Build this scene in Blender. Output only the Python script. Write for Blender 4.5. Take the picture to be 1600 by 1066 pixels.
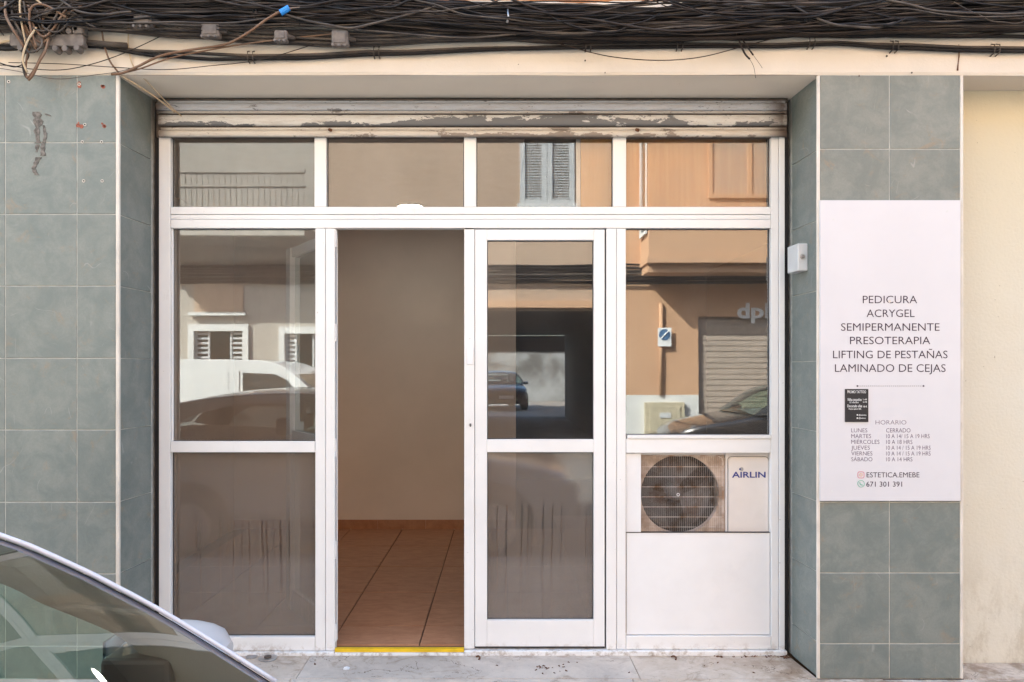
import bpy, math, random
from mathutils import Vector, Matrix, noise as mnoise
random.seed(7)
S = bpy.context.scene
for o in list(bpy.data.objects): bpy.data.objects.remove(o)
COL = S.collection
R = math.radians

# ---------------------------------------------------------------- camera, sky, sun, exposure
cam = bpy.data.objects.new('camera', bpy.data.cameras.new('camera')); COL.objects.link(cam)
cam.location = (0, -3.5, 1.42); cam.rotation_euler = (R(90), 0, 0)
cam.data.sensor_width = 36; cam.data.lens = 1190/1600*36
cam.data.shift_x = (800-785)/1600; cam.data.shift_y = (578-533)/1600
cam.data.clip_start = 0.02; cam.data.clip_end = 800
S.camera = cam
W = bpy.data.worlds.new('World'); S.world = W; W.use_nodes = True
wn = W.node_tree; bg = wn.nodes['Background']
sky = wn.nodes.new('ShaderNodeTexSky'); sky.sky_type = 'NISHITA'; sky.sun_disc = False
sky.sun_elevation = R(39); sky.sun_rotation = math.atan2(-.62, .45)
sky.dust_density = 2.5; sky.ozone_density = 1.0
wn.links.new(sky.outputs[0], bg.inputs[0]); bg.inputs[1].default_value = 0.15
sun = bpy.data.objects.new('sun', bpy.data.lights.new('sun', 'SUN')); COL.objects.link(sun)
sun.data.energy = 4.0; sun.data.angle = R(.5); sun.data.color = (1, .96, .90)
sun.rotation_euler = Vector((.62, -.45, -.62)).to_track_quat('-Z', 'Y').to_euler()
S.view_settings.view_transform = 'Standard'; S.view_settings.look = 'None'
S.view_settings.exposure = 2.77; S.view_settings.gamma = 1
S.view_settings.use_white_balance = True; S.view_settings.white_balance_temperature = 6220; S.view_settings.white_balance_tint = 0
S.render.resolution_x = 1024; S.render.resolution_y = 682
S.render.engine = 'CYCLES'
S.cycles.transparent_max_bounces = 24; S.cycles.max_bounces = 10

# ---------------------------------------------------------------- photograph scales: front plane y=0, window plane y=YR
SF, SR, YR = 340.0, 313.4, .2975
def FX(p): return (p-785)/SF
def FZ(p): return 1.42+(578-p)/SF
def RX(p): return (p-785)/SR
def RZ(p): return 1.42+(578-p)/SR

# ---------------------------------------------------------------- node helpers
class NT:
    def __init__(s, name):
        s.m = bpy.data.materials.new(name); s.m.use_nodes = True
        s.t = s.m.node_tree; s.t.nodes.clear()
        s.out = s.n('ShaderNodeOutputMaterial')
    def n(s, typ, **kw):
        nd = s.t.nodes.new(typ)
        for k, v in kw.items(): setattr(nd, k, v)
        return nd
    def l(s, a, b): s.t.links.new(a, b)
    def set(s, sock, v):
        if hasattr(v, 'is_linked') or isinstance(v, bpy.types.NodeSocket): s.l(v, sock)
        else:
            if isinstance(v, (tuple, list)) and len(v) == 3 and sock.type == 'RGBA': v = (*v, 1)
            sock.default_value = v
    def pos(s, scale=(1, 1, 1), obj=False):
        mp = s.n('ShaderNodeMapping'); mp.inputs['Scale'].default_value = scale
        if obj:
            tc = s.n('ShaderNodeTexCoord'); oi = s.n('ShaderNodeObjectInfo')
            ad = s.n('ShaderNodeVectorMath', operation='ADD'); ml = s.math('MULTIPLY', oi.outputs['Random'], 37.0)
            s.l(tc.outputs['Object'], ad.inputs[0]); s.l(ml, ad.inputs[1]); s.l(ad.outputs[0], mp.inputs[0])
        else:
            g = s.n('ShaderNodeNewGeometry'); s.l(g.outputs['Position'], mp.inputs[0])
        return mp.outputs[0]
    def noise(s, scale, detail=4, vec=None, rough=.55, dist=0):
        nd = s.n('ShaderNodeTexNoise'); nd.inputs['Scale'].default_value = scale
        nd.inputs['Detail'].default_value = detail; nd.inputs['Roughness'].default_value = rough
        nd.inputs['Distortion'].default_value = dist
        s.l(vec if vec is not None else s.pos(), nd.inputs['Vector'])
        return nd.outputs['Fac']
    def math(s, op, a, b=0.0, c=None, clamp=False):
        nd = s.n('ShaderNodeMath', operation=op, use_clamp=clamp)
        s.set(nd.inputs[0], a); s.set(nd.inputs[1], b)
        if c is not None: s.set(nd.inputs[2], c)
        return nd.outputs[0]
    def ramp(s, f, a, b, lo=0.0, hi=1.0):
        nd = s.n('ShaderNodeMapRange'); nd.interpolation_type = 'SMOOTHSTEP'
        s.set(nd.inputs['Value'], f)
        nd.inputs['From Min'].default_value = a; nd.inputs['From Max'].default_value = b
        nd.inputs['To Min'].default_value = lo; nd.inputs['To Max'].default_value = hi
        return nd.outputs[0]
    def mix(s, f, a, b, mode='MIX'):
        nd = s.n('ShaderNodeMix', data_type='RGBA', blend_type=mode)
        s.set(nd.inputs['Factor'], f); s.set(nd.inputs['A'] if False else nd.inputs[6], a); s.set(nd.inputs[7], b)
        return nd.outputs[2]
    def xyz(s):
        g = s.n('ShaderNodeNewGeometry'); sp = s.n('ShaderNodeSeparateXYZ'); s.l(g.outputs['Position'], sp.inputs[0])
        return sp.outputs
    def bsdf(s, col, rough=.6, metal=0.0, bump=None, bstr=.3, bdist=.01, spec=.5, coat=0.0):
        p = s.n('ShaderNodeBsdfPrincipled')
        s.set(p.inputs['Base Color'], col); s.set(p.inputs['Roughness'], rough); s.set(p.inputs['Metallic'], metal)
        p.inputs['Specular IOR Level'].default_value = spec; p.inputs['Coat Weight'].default_value = coat
        p.inputs['Coat Roughness'].default_value = .03
        if bump is not None:
            b = s.n('ShaderNodeBump'); b.inputs['Strength'].default_value = bstr; b.inputs['Distance'].default_value = bdist
            s.l(bump, b.inputs['Height']); s.l(b.outputs[0], p.inputs['Normal'])
        s.l(p.outputs[0], s.out.inputs[0]); return p
def lin(r, g, b):
    f = lambda c: (c/255/12.92) if c/255 < .04045 else ((c/255+.055)/1.055)**2.4
    return (f(r), f(g), f(b))
def plain(name, c, rough=.6, metal=0.0, var=.12, sc=9, bump=0.0, bs=90, coat=0.0, spec=.5, dirt=0.0):
    t = NT(name)
    f = t.ramp(t.noise(sc, 5), .3, .7)
    c2 = tuple(x*(1-var) for x in c); c1 = tuple(min(1, x*(1+var*.6)) for x in c)
    col = t.mix(f, c1, c2)
    if dirt:
        d = t.math('MULTIPLY', t.ramp(t.noise(3.1, 7, rough=.7), .5, .72), dirt)
        col = t.mix(d, col, (.12, .09, .065))
    t.bsdf(col, rough, metal, t.noise(bs, 4) if bump else None, bump, .004, spec, coat)
    return t.m
def glass(name, tint=(.93, .95, .94), f0=.09, rough=0.0, film=None, both=False, haze=0.0):
    t = NT(name)
    lw = t.n('ShaderNodeLayerWeight'); lw.inputs['Blend'].default_value = .5
    p5 = t.math('POWER', lw.outputs['Facing'], 5.0)
    fac = t.math('MULTIPLY_ADD', p5, 1-f0, f0)
    if not both:
        g = t.n('ShaderNodeNewGeometry'); inv = t.math('SUBTRACT', 1.0, g.outputs['Backfacing'])
        fac = t.math('MULTIPLY', fac, inv)
    tr = t.n('ShaderNodeBsdfTransparent'); tr.inputs[0].default_value = (*tint, 1)
    gl = t.n('ShaderNodeBsdfGlossy'); gl.inputs['Roughness'].default_value = rough
    # slight float-glass waviness
    b = t.n('ShaderNodeBump'); b.inputs['Strength'].default_value = .06; b.inputs['Distance'].default_value = .002
    t.l(t.noise(2.2, 1), b.inputs['Height']); t.l(b.outputs[0], gl.inputs['Normal'])
    base = tr.outputs[0]
    if haze:
        hd = t.n('ShaderNodeBsdfDiffuse'); hd.inputs[0].default_value = (.36, .33, .30, 1)
        hz = t.math('ADD', t.ramp(t.noise(3.5, 6, t.pos((1, 1, .5)), .65), .3, .75, haze*.5, haze*1.5), t.ramp(t.noise(170, 2), .72, .78, 0, haze*1.2))
        hm = t.n('ShaderNodeMixShader'); t.l(hz, hm.inputs[0]); t.l(base, hm.inputs[1]); t.l(hd.outputs[0], hm.inputs[2]); base = hm.outputs[0]
    if film:
        df = t.n('ShaderNodeBsdfDiffuse'); df.inputs[0].default_value = (*film[0], 1)
        X, Y, Z = t.xyz()
        cx = t.n('ShaderNodeCombineXYZ')
        wob = t.math('MULTIPLY', t.math('SUBTRACT', t.noise(3.5, 2), .5), .03)
        t.l(t.math('ADD', X, wob), cx.inputs[0]); t.l(t.math('MULTIPLY', Z, .004), cx.inputs[2])
        st = t.noise(90, 1, cx.outputs[0], .4)                      # vertical run marks
        st2 = t.noise(230, 1, cx.outputs[0])
        brk = t.ramp(t.noise(5, 2), .15, .42)
        zt = t.ramp(Z, film[2]-.75, film[2]-.05)                # longest runs fade towards the ground
        zm = t.math('MULTIPLY', t.ramp(Z, film[2]+.0, film[2]-.012), t.ramp(zt, 0, 1, .25, 1))
        mk = t.math('MULTIPLY', t.math('MULTIPLY', t.ramp(st, .575, .635), brk), zm)
        mk2 = t.math('MULTIPLY', t.ramp(st2, .62, .75), .18)
        smear = t.ramp(t.noise(1.6, 3, rough=.5), .3, .75, .9, 1.06)
        dust = t.math('MULTIPLY', t.ramp(t.noise(150, 2), .72, .8), .05)
        f = t.math('MULTIPLY', smear, film[1])
        f = t.math('ADD', f, dust)
        f = t.math('MULTIPLY', f, t.math('SUBTRACT', 1.0, t.math('MAXIMUM', t.math('MULTIPLY', mk, .55), mk2)), clamp=True)
        mx = t.n('ShaderNodeMixShader'); t.l(f, mx.inputs[0]); t.l(base, mx.inputs[1]); t.l(df.outputs[0], mx.inputs[2]); base = mx.outputs[0]
    m2 = t.n('ShaderNodeMixShader'); t.l(fac, m2.inputs[0]); t.l(base, m2.inputs[1]); t.l(gl.outputs[0], m2.inputs[2])
    t.l(m2.outputs[0], t.out.inputs[0]); return t.m
def emis(name, c, s):
    t = NT(name); e = t.n('ShaderNodeEmission'); e.inputs[0].default_value = (*c, 1); e.inputs[1].default_value = s
    t.l(e.outputs[0], t.out.inputs[0]); return t.m

# ---------------------------------------------------------------- materials
M = {}
def tile_mat(name, ca, cb, cc, rough=.35):
    t = NT(name)
    v = t.pos((1, 1, 1), obj=True)
    n1 = t.ramp(t.noise(8, 8, v, .7, .5), .34, .66)
    n2 = t.ramp(t.noise(10, 8, v, .72, .8), .56, .72)
    col = t.mix(n1, ca, cb); col = t.mix(t.math('MULTIPLY', n2, .72), col, cc)
    fine = t.noise(120, 3, v, .7); col = t.mix(t.ramp(fine, .3, .7, 0, .3), col, tuple(x*.62 for x in ca))
    oi = t.n('ShaderNodeObjectInfo'); col = t.mix(t.math('MULTIPLY', oi.outputs['Random'], .14), col, tuple(x*.7 for x in cb))
    # hairline scratches and glaze veins: thin level lines of a soft noise, broken up
    lines = None
    for k, (sc, st) in enumerate((((1, 1, 1), 4.5), ((2.2, 1, .7), 3.0))):
        w = t.noise(st, 1, t.pos(sc, obj=True), .3)
        a = t.ramp(t.math('ABSOLUTE', t.math('SUBTRACT', w, .5+.04*k)), .0035, .0010)
        a = t.math('MULTIPLY', a, t.ramp(t.noise(7+3*k, 2, t.pos((1, 1, 1), obj=True)), .55, .64))
        lines = a if lines is None else t.math('MAXIMUM', lines, a)
    col = t.mix(t.math('MULTIPLY', lines, .18), col, (.62, .60, .55))
    t.bsdf(col, t.ramp(fine, .2, .8, rough-.06, rough+.12), 0, t.noise(60, 4, v), .12, .002)
    return t.m
M['tile'] = tile_mat('grey_green_tile', lin(131, 135, 129), lin(110, 118, 115), lin(146, 126, 102))
M['grout'] = plain('pale_grout', (.46, .45, .41), .85, var=.2, sc=20, bump=.4)
M['trim'] = plain('cream_corner_trim', (.66, .60, .53), .5, var=.12, sc=6, bump=.2, dirt=.25)
def frame_mat():
    t = NT('white_aluminium'); X, Y, Z = t.xyz()
    c = t.mix(t.ramp(t.noise(3, 4), .35, .7), (.81, .80, .79), (.77, .76, .75))
    c = t.mix(t.ramp(t.noise(26, 6, t.pos((1, 1, .3)), .7), .60, .74, 0, .16), c, (.45, .36, .28))
    low = t.math('MULTIPLY', t.ramp(Z, .075, .0), t.ramp(t.noise(22, 6, t.pos((1, 1, 1)), .7), .46, .66))
    c = t.mix(t.math('MULTIPLY', low, .75), c, (.30, .22, .15))
    sp = t.ramp(t.noise(60, 2), .74, .77, 0, .35); c = t.mix(sp, c, (.2, .15, .1))
    t.bsdf(c, .36, 0, t.noise(8, 3), .06, .002); return t.m
M['frame'] = frame_mat()
M['frame2'] = plain('white_panel', (.80, .795, .80), .4, var=.03, sc=4, dirt=.05)
M['gasket'] = plain('dark_gasket', (.05, .045, .045), .7)
M['glass'] = glass('window_glass', (.88, .87, .85), .15, .012, haze=.06)
M['glass_door'] = glass('door_glass', (.88, .87, .86), .20, .010, haze=.05)
M['film_a'] = glass('filmed_glass_left', (.62, .57, .52), .09, .06, film=((.34, .285, .235), .36, RZ(815)))
M['film_b'] = glass('filmed_glass_door', (.62, .57, .52), .11, .06, film=((.34, .29, .245), .38, RZ(790)))
M['glass_in'] = glass('open_leaf_glass', (.86, .89, .87), .06)
M['dark'] = plain('dark_void', (.015, .013, .013), .8)
M['steel'] = plain('dull_steel', (.45, .45, .46), .35, .9, var=.2)
M['black'] = plain('black_plastic', (.02, .02, .022), .5)
M['brass'] = plain('rusty_bolt', (.16, .07, .035), .7, .3, var=.5, sc=200)
M['yellow'] = plain('yellow_strip', (.80, .52, .015), .5, var=.15, sc=12)
M['blue_tape'] = plain('blue_tape', (.03, .22, .62), .5)
def plaster(name, c, c2, var=.5, bump=.35, stain=.3, sc=2.5, stc=(.28, .20, .14)):
    t = NT(name)
    f = t.ramp(t.noise(sc, 6, rough=.6), .35, .68); col = t.mix(t.math('MULTIPLY', f, var), c, c2)
    st = t.noise(1.7, 8, t.pos((1, 1, .5)), .72, .6)
    col = t.mix(t.ramp(st, .55, .75, 0, stain), col, stc)
    sp = t.ramp(t.noise(55, 3), .73, .78, 0, .5); col = t.mix(sp, col, tuple(x*.5 for x in stc))
    h = t.math('ADD', t.noise(14, 5, rough=.6), t.math('MULTIPLY', t.noise(120, 3), .35))
    t.bsdf(col, .85, 0, h, bump, .006, .3); return t.m
M['cream'] = plaster('cream_plaster', (.68, .60, .51), (.61, .54, .455), stain=.12)
M['soffit'] = plaster('soffit_plaster', (.84, .745, .62), (.78, .69, .57), stain=.1)
def yellowwall():
    t = NT('yellow_plaster'); X, Y, Z = t.xyz()
    c = t.mix(t.ramp(Z, 1.2, 2.7), (.66, .625, .54), (.63, .555, .405))
    c = t.mix(t.ramp(t.noise(2, 6), .4, .7, 0, .35), c, (.62, .55, .42))
    low = t.math('MULTIPLY', t.ramp(Z, .7, .0), t.ramp(t.noise(9, 6, t.pos((1, 1, .5)), .7), .42, .62))
    c = t.mix(t.math('MULTIPLY', low, .45), c, (.33, .27, .19))
    sp = t.ramp(t.noise(45, 2), .735, .765, 0, .6); c = t.mix(sp, c, (.2, .15, .1))
    t.bsdf(c, .85, 0, t.noise(70, 5), .35, .005, .3); return t.m
M['yellowwall'] = yellowwall()
M['terracotta'] = plaster('terracotta_paint', (.40, .17, .06), (.30, .12, .045), stain=.4)
def shutter_mat(name, paint, metal, lo, hi, amt=0.0):
    t = NT(name); X, Y, Z = t.xyz()
    v = t.pos((1, 1, 3.2))
    n = t.noise(4.2, 9, v, .68, .25)
    xm = t.math('MULTIPLY', t.ramp(X, -1.1, -.1), t.ramp(X, 1.25, .45))
    f = t.math('ADD', n, t.math('MULTIPLY', xm, .10+amt))
    f = t.math('ADD', f, t.ramp(Z, hi, lo, 0, .10+amt*.5))
    pe = t.ramp(f, .655, .662)
    n3 = t.noise(45, 4, v); pe = t.math('MAXIMUM', pe, t.ramp(t.math('ADD', n3, t.math('MULTIPLY', t.noise(6, 2), .3)), .83, .845))
    streak = t.ramp(t.noise(9, 6, t.pos((1, 1, 9)), .7), .42, .75)
    pc = t.mix(t.math('MULTIPLY', streak, .45), paint, (.30, .22, .16))
    pc = t.mix(t.ramp(t.noise(90, 3, v), .55, .75, 0, .25), pc, (.16, .11, .08))
    col = t.mix(pe, pc, metal)
    ends = t.math('MAXIMUM', t.ramp(X, -1.62, -1.73), t.ramp(X, 1.27, 1.41))
    en = t.math('MULTIPLY', ends, t.ramp(t.noise(16, 5), .3, .55, .35, 1))
    col = t.mix(en, col, (.07, .04, .025))
    t.bsdf(col, .55, 0, t.math('SUBTRACT', t.noise(60, 4), t.math('MULTIPLY', pe, .8)), .35, .003); return t.m
zs0, zs1 = RZ(216), RZ(155)
M['shut_top'] = shutter_mat('galvanised_slat', (.47, .48, .51), (.20, .19, .19), 10, 11, -.12)
M['shut_mid'] = shutter_mat('peeling_slat', (.62, .60, .57), (.15, .15, .155), RZ(200), RZ(186), .085)
M['shut_low'] = shutter_mat('dirty_bottom_bar', (.57, .53, .48), (.25, .21, .18), RZ(216), RZ(208), .0)
M['shut_dark'] = plain('dark_groove', (.10, .075, .06), .8, var=.4, sc=30)  # mottled dark brown behind the slats and in small holes
def wood(name, c, c2, knots=True):
    t = NT(name)
    g = t.noise(38, 6, t.pos((1, 1, .045)), .6, .6); g2 = t.noise(4, 3, t.pos((1, 1, .3)))
    col = t.mix(t.ramp(g, .35, .7), c, c2); col = t.mix(t.ramp(g2, .35, .7, 0, .4), col, tuple(x*.72 for x in c))
    if knots:
        vo = t.n('ShaderNodeTexVoronoi'); vo.inputs['Scale'].default_value = 5.0; t.l(t.pos((1, 1, .9)), vo.inputs['Vector'])
        col = t.mix(t.ramp(vo.outputs['Distance'], .07, .03), col, (.22, .09, .03))
    t.bsdf(col, .55, 0, g, .15, .002); return t.m
M['pine'] = wood('pine_board', (.68, .345, .11), (.75, .42, .15))
M['pine2'] = wood('plywood_board', (.46, .205, .065), (.55, .27, .095), False)
M['room_wall'] = plain('room_wall_paint', (.80, .71, .64), .8, var=.06, sc=1.5, bump=.08)
M['room_dark'] = plain('gloom_painted_wall', (.05, .04, .034), .8)  # gloom of the unlit back room put into a near-black wall colour
M['ceil'] = plain('room_ceiling_paint', (.55, .47, .40), .85, var=.04)
def floor_tile():
    t = NT('terracotta_floor_tile'); v = t.pos((1, 2.6, 1), obj=True)
    n = t.noise(9, 8, v, .72, .5); col = t.mix(t.ramp(n, .3, .7), (.52, .27, .155), (.38, .175, .095))
    col = t.mix(t.ramp(t.noise(30, 4, v), .55, .8, 0, .4), col, (.48, .26, .15))
    t.bsdf(col, .38, 0, t.noise(40, 4, v), .1, .002); return t.m
M['floor_tile'] = floor_tile()
M['floor_grout'] = plain('floor_grout', (.17, .10, .065), .8)
def pave(name, c, c2, seed):
    t = NT(name)
    v = t.pos((1, 1, 1))
    n = t.ramp(t.noise(3.5+seed, 9, v, .68, .5), .35, .66); col = t.mix(n, c, c2)
    col = t.mix(t.ramp(t.noise(90, 3), .62, .74, 0, .35), col, (.17, .14, .12))
    col = t.mix(t.ramp(t.noise(6, 9, t.pos((1, 1, 1)), .75, 1.2), .52, .68, 0, .6), col, (.25, .18, .125))
    cr = t.noise(2.6+seed*.2, 6, v, .62, .3); ck = t.ramp(t.math('ABSOLUTE', t.math('SUBTRACT', cr, .53)), .0035, .001)
    ck = t.math('MULTIPLY', ck, t.ramp(t.noise(4, 2), .5, .56)); col = t.mix(ck, col, (.09, .065, .05))
    X, Y, Z = t.xyz()
    cm = t.math('MULTIPLY', t.ramp(X, .95, 1.5), t.ramp(t.noise(9, 7, rough=.7), .38, .6)); col = t.mix(t.math('MULTIPLY', cm, .65), col, (.20, .125, .07))
    eg = t.math('MULTIPLY', t.ramp(Y, .18, .29), t.ramp(t.noise(12, 6, rough=.7), .42, .62)); col = t.mix(t.math('MULTIPLY', eg, .5), col, (.22, .15, .10))
    h = t.math('SUBTRACT', t.noise(110, 5, rough=.7), t.math('MULTIPLY', ck, .9))
    t.bsdf(col, .85, 0, h, .5, .004, .3); return t.m
M['pave_tan'] = pave('tan_worn_paving', (.62, .53, .445), (.50, .41, .32), .7)
M['pave_grey'] = pave('grey_cement_paving', (.60, .52, .44), (.46, .40, .345), 0)
M['kerb'] = pave('kerb_stone', (.36, .34, .32), (.28, .26, .25), 1.5)
M['asphalt'] = plain('asphalt', (.17, .168, .165), .9, var=.3, sc=2, bump=.5, bs=200)
def cable_mat(name, c, dust):
    t = NT(name)
    f = t.ramp(t.noise(7, 7, t.pos((1, 2, 2)), .7), .35, .7, 0, dust)
    g = t.n('ShaderNodeNewGeometry'); sp = t.n('ShaderNodeSeparateXYZ'); t.l(g.outputs['Normal'], sp.inputs[0])
    f = t.math('MULTIPLY', f, t.ramp(sp.outputs[2], -.6, .9, .35, 1.15), clamp=True)
    t.bsdf(t.mix(f, c, (.30, .235, .18)), .6, 0, t.noise(60, 3), .2, .002, .2); return t.m
M['cb0'] = cable_mat('black_cable', (.010, .009, .010), .08)
M['cb1'] = cable_mat('dark_brown_cable', (.020, .014, .012), .16)
M['cb2'] = cable_mat('dusty_grey_cable', (.045, .038, .035), .45)
M['cb3'] = cable_mat('brown_cable', (.16, .09, .055), .6)
M['cb4'] = cable_mat('cream_cable', (.52, .40, .26), .4)
M['box'] = plain('weathered_grey_plastic', (.16, .135, .12), .7, var=.35, sc=25, bump=.3, dirt=.5)
M['ac'] = plain('ac_casing', (.72, .67, .63), .45, var=.05, sc=5, dirt=.08)
def acrust():
    t = NT('rust_stained_grille'); n = t.noise(14, 7, rough=.7)
    t.bsdf(t.mix(t.ramp(n, .42, .66), (.74, .66, .60), (.42, .24, .13)), .6); return t.m
M['ac_grille'] = acrust()
M['ac_back'] = plain('ac_rusty_face', (.46, .36, .29), .6, var=.35, sc=14, dirt=.5)
M['fan'] = plain('fan_grey', (.045, .04, .043), .5, var=.5, sc=18, dirt=.4)
M['fan_dark'] = plain('fan_cavity', (.018, .014, .016), .7)
M['sign'] = plain('sign_white', (.62, .605, .63), .35, var=.02, sc=3)
M['ink'] = plain('ink_purple', (.03, .012, .035), .5)
M['ink2'] = plain('ink_light', (.10, .06, .12), .5)
M['blackcard'] = plain('black_card', (.012, .011, .015), .5)
M['whiteink'] = plain('white_ink', (.75, .75, .75), .5)
M['insta'] = plain('pink_icon', (.72, .17, .25), .5); M['insta2'] = plain('orange_icon', (.8, .33, .12), .5)
M['whats'] = plain('green_icon', (.12, .50, .34), .5)
M['acblue'] = plain('logo_blue', (.035, .045, .22), .4)
M['cement'] = plain('cement_smear', (.17, .15, .13), .9, var=.5, sc=60, bump=.6, bs=200)
M['redmark'] = plain('red_dowel_mark', (.33, .10, .06), .8, var=.6, sc=200)
M['bell'] = plain('bell_plastic', (.62, .62, .62), .4, var=.05)
M['lens'] = plain('steel_button', (.55, .55, .55), .2, .8)
# car
M['silver'] = plain('silver_paint', (.40, .41, .47), .25, .75, var=.03, coat=1.0)
M['mirror_shell'] = plain('silver_mirror_shell', (.50, .51, .54), .45, .35, var=.03, coat=.3)
M['rail'] = plain('pale_silver_edge', (.60, .60, .68), .25, 0, var=.03, coat=1.0)
M['railseal'] = plain('violet_black_seal', (.045, .035, .085), .5)
M['rearglass'] = glass('dark_rear_glass', (.22, .22, .21), .06, both=True)
M['charcoal'] = plain('dark_car_paint', (.05, .045, .045), .25, .5, var=.03, coat=1.0)
M['white_paint'] = plain('white_van_paint', (.78, .78, .77), .3, 0, var=.02, coat=.6)
M['trimgrey'] = plain('car_inner_trim', (.20, .195, .19), .85, var=.08, bump=.2, bs=300)
M['dash'] = plain('dashboard', (.045, .043, .045), .75)
M['seat'] = plain('seat_cloth', (.06, .06, .065), .9, bump=.3)
M['tyre'] = plain('tyre', (.025, .025, .025), .8)
M['rim'] = plain('alloy_rim', (.5, .5, .52), .3, .8)
M['screen'] = glass('windscreen_glass', (.85, .93, .89), .10, both=True)
M['sideglass'] = glass('side_window_glass', (.70, .86, .79), .05, both=True)
M['vanglass'] = glass('van_glass', (.25, .27, .26), .08, both=True)
M['lamp_glass'] = glass('headlamp_glass', (.9, .9, .9), .1, both=True)
M['red_lamp'] = plain('tail_lamp', (.4, .015, .01), .2, coat=1)
M['mirror'] = plain('mirror_glass', (.10, .15, .20), .04, 1.0, var=0)
# opposite side
M['orange'] = plaster('orange_render', (.54, .33, .20), (.49, .29, .175), stain=.12, sc=1.2)
M['brownwall'] = plaster('tan_render', (.44, .32, .235), (.39, .28, .20), stain=.12, sc=1.2)
M['greywall'] = plaster('grey_render', (.42, .38, .33), (.36, .32, .28), stain=.15, sc=1.5)
M['whiteband'] = plaster('white_painted_base', (.68, .67, .65), (.6, .59, .57), stain=.1)
M['stained'] = plaster('stained_white_wall', (.36, .36, .36), (.14, .13, .12), var=1, stain=.7, sc=1.0)
M['louvre'] = plain('grey_louvre_paint', (.55, .55, .55), .5)
M['rollup'] = plain('beige_roller', (.42, .34, .28), .5)
M['boxmetal'] = plain('beige_meter_box', (.48, .42, .30), .5)
M['signblue'] = plain('sign_blue', (.07, .15, .28), .4)
M['roof'] = plain('roof_tile', (.35, .17, .1), .9)
M['lampglow'] = emis('lit_lamp', (1, .90, .78), 7.0)

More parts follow.
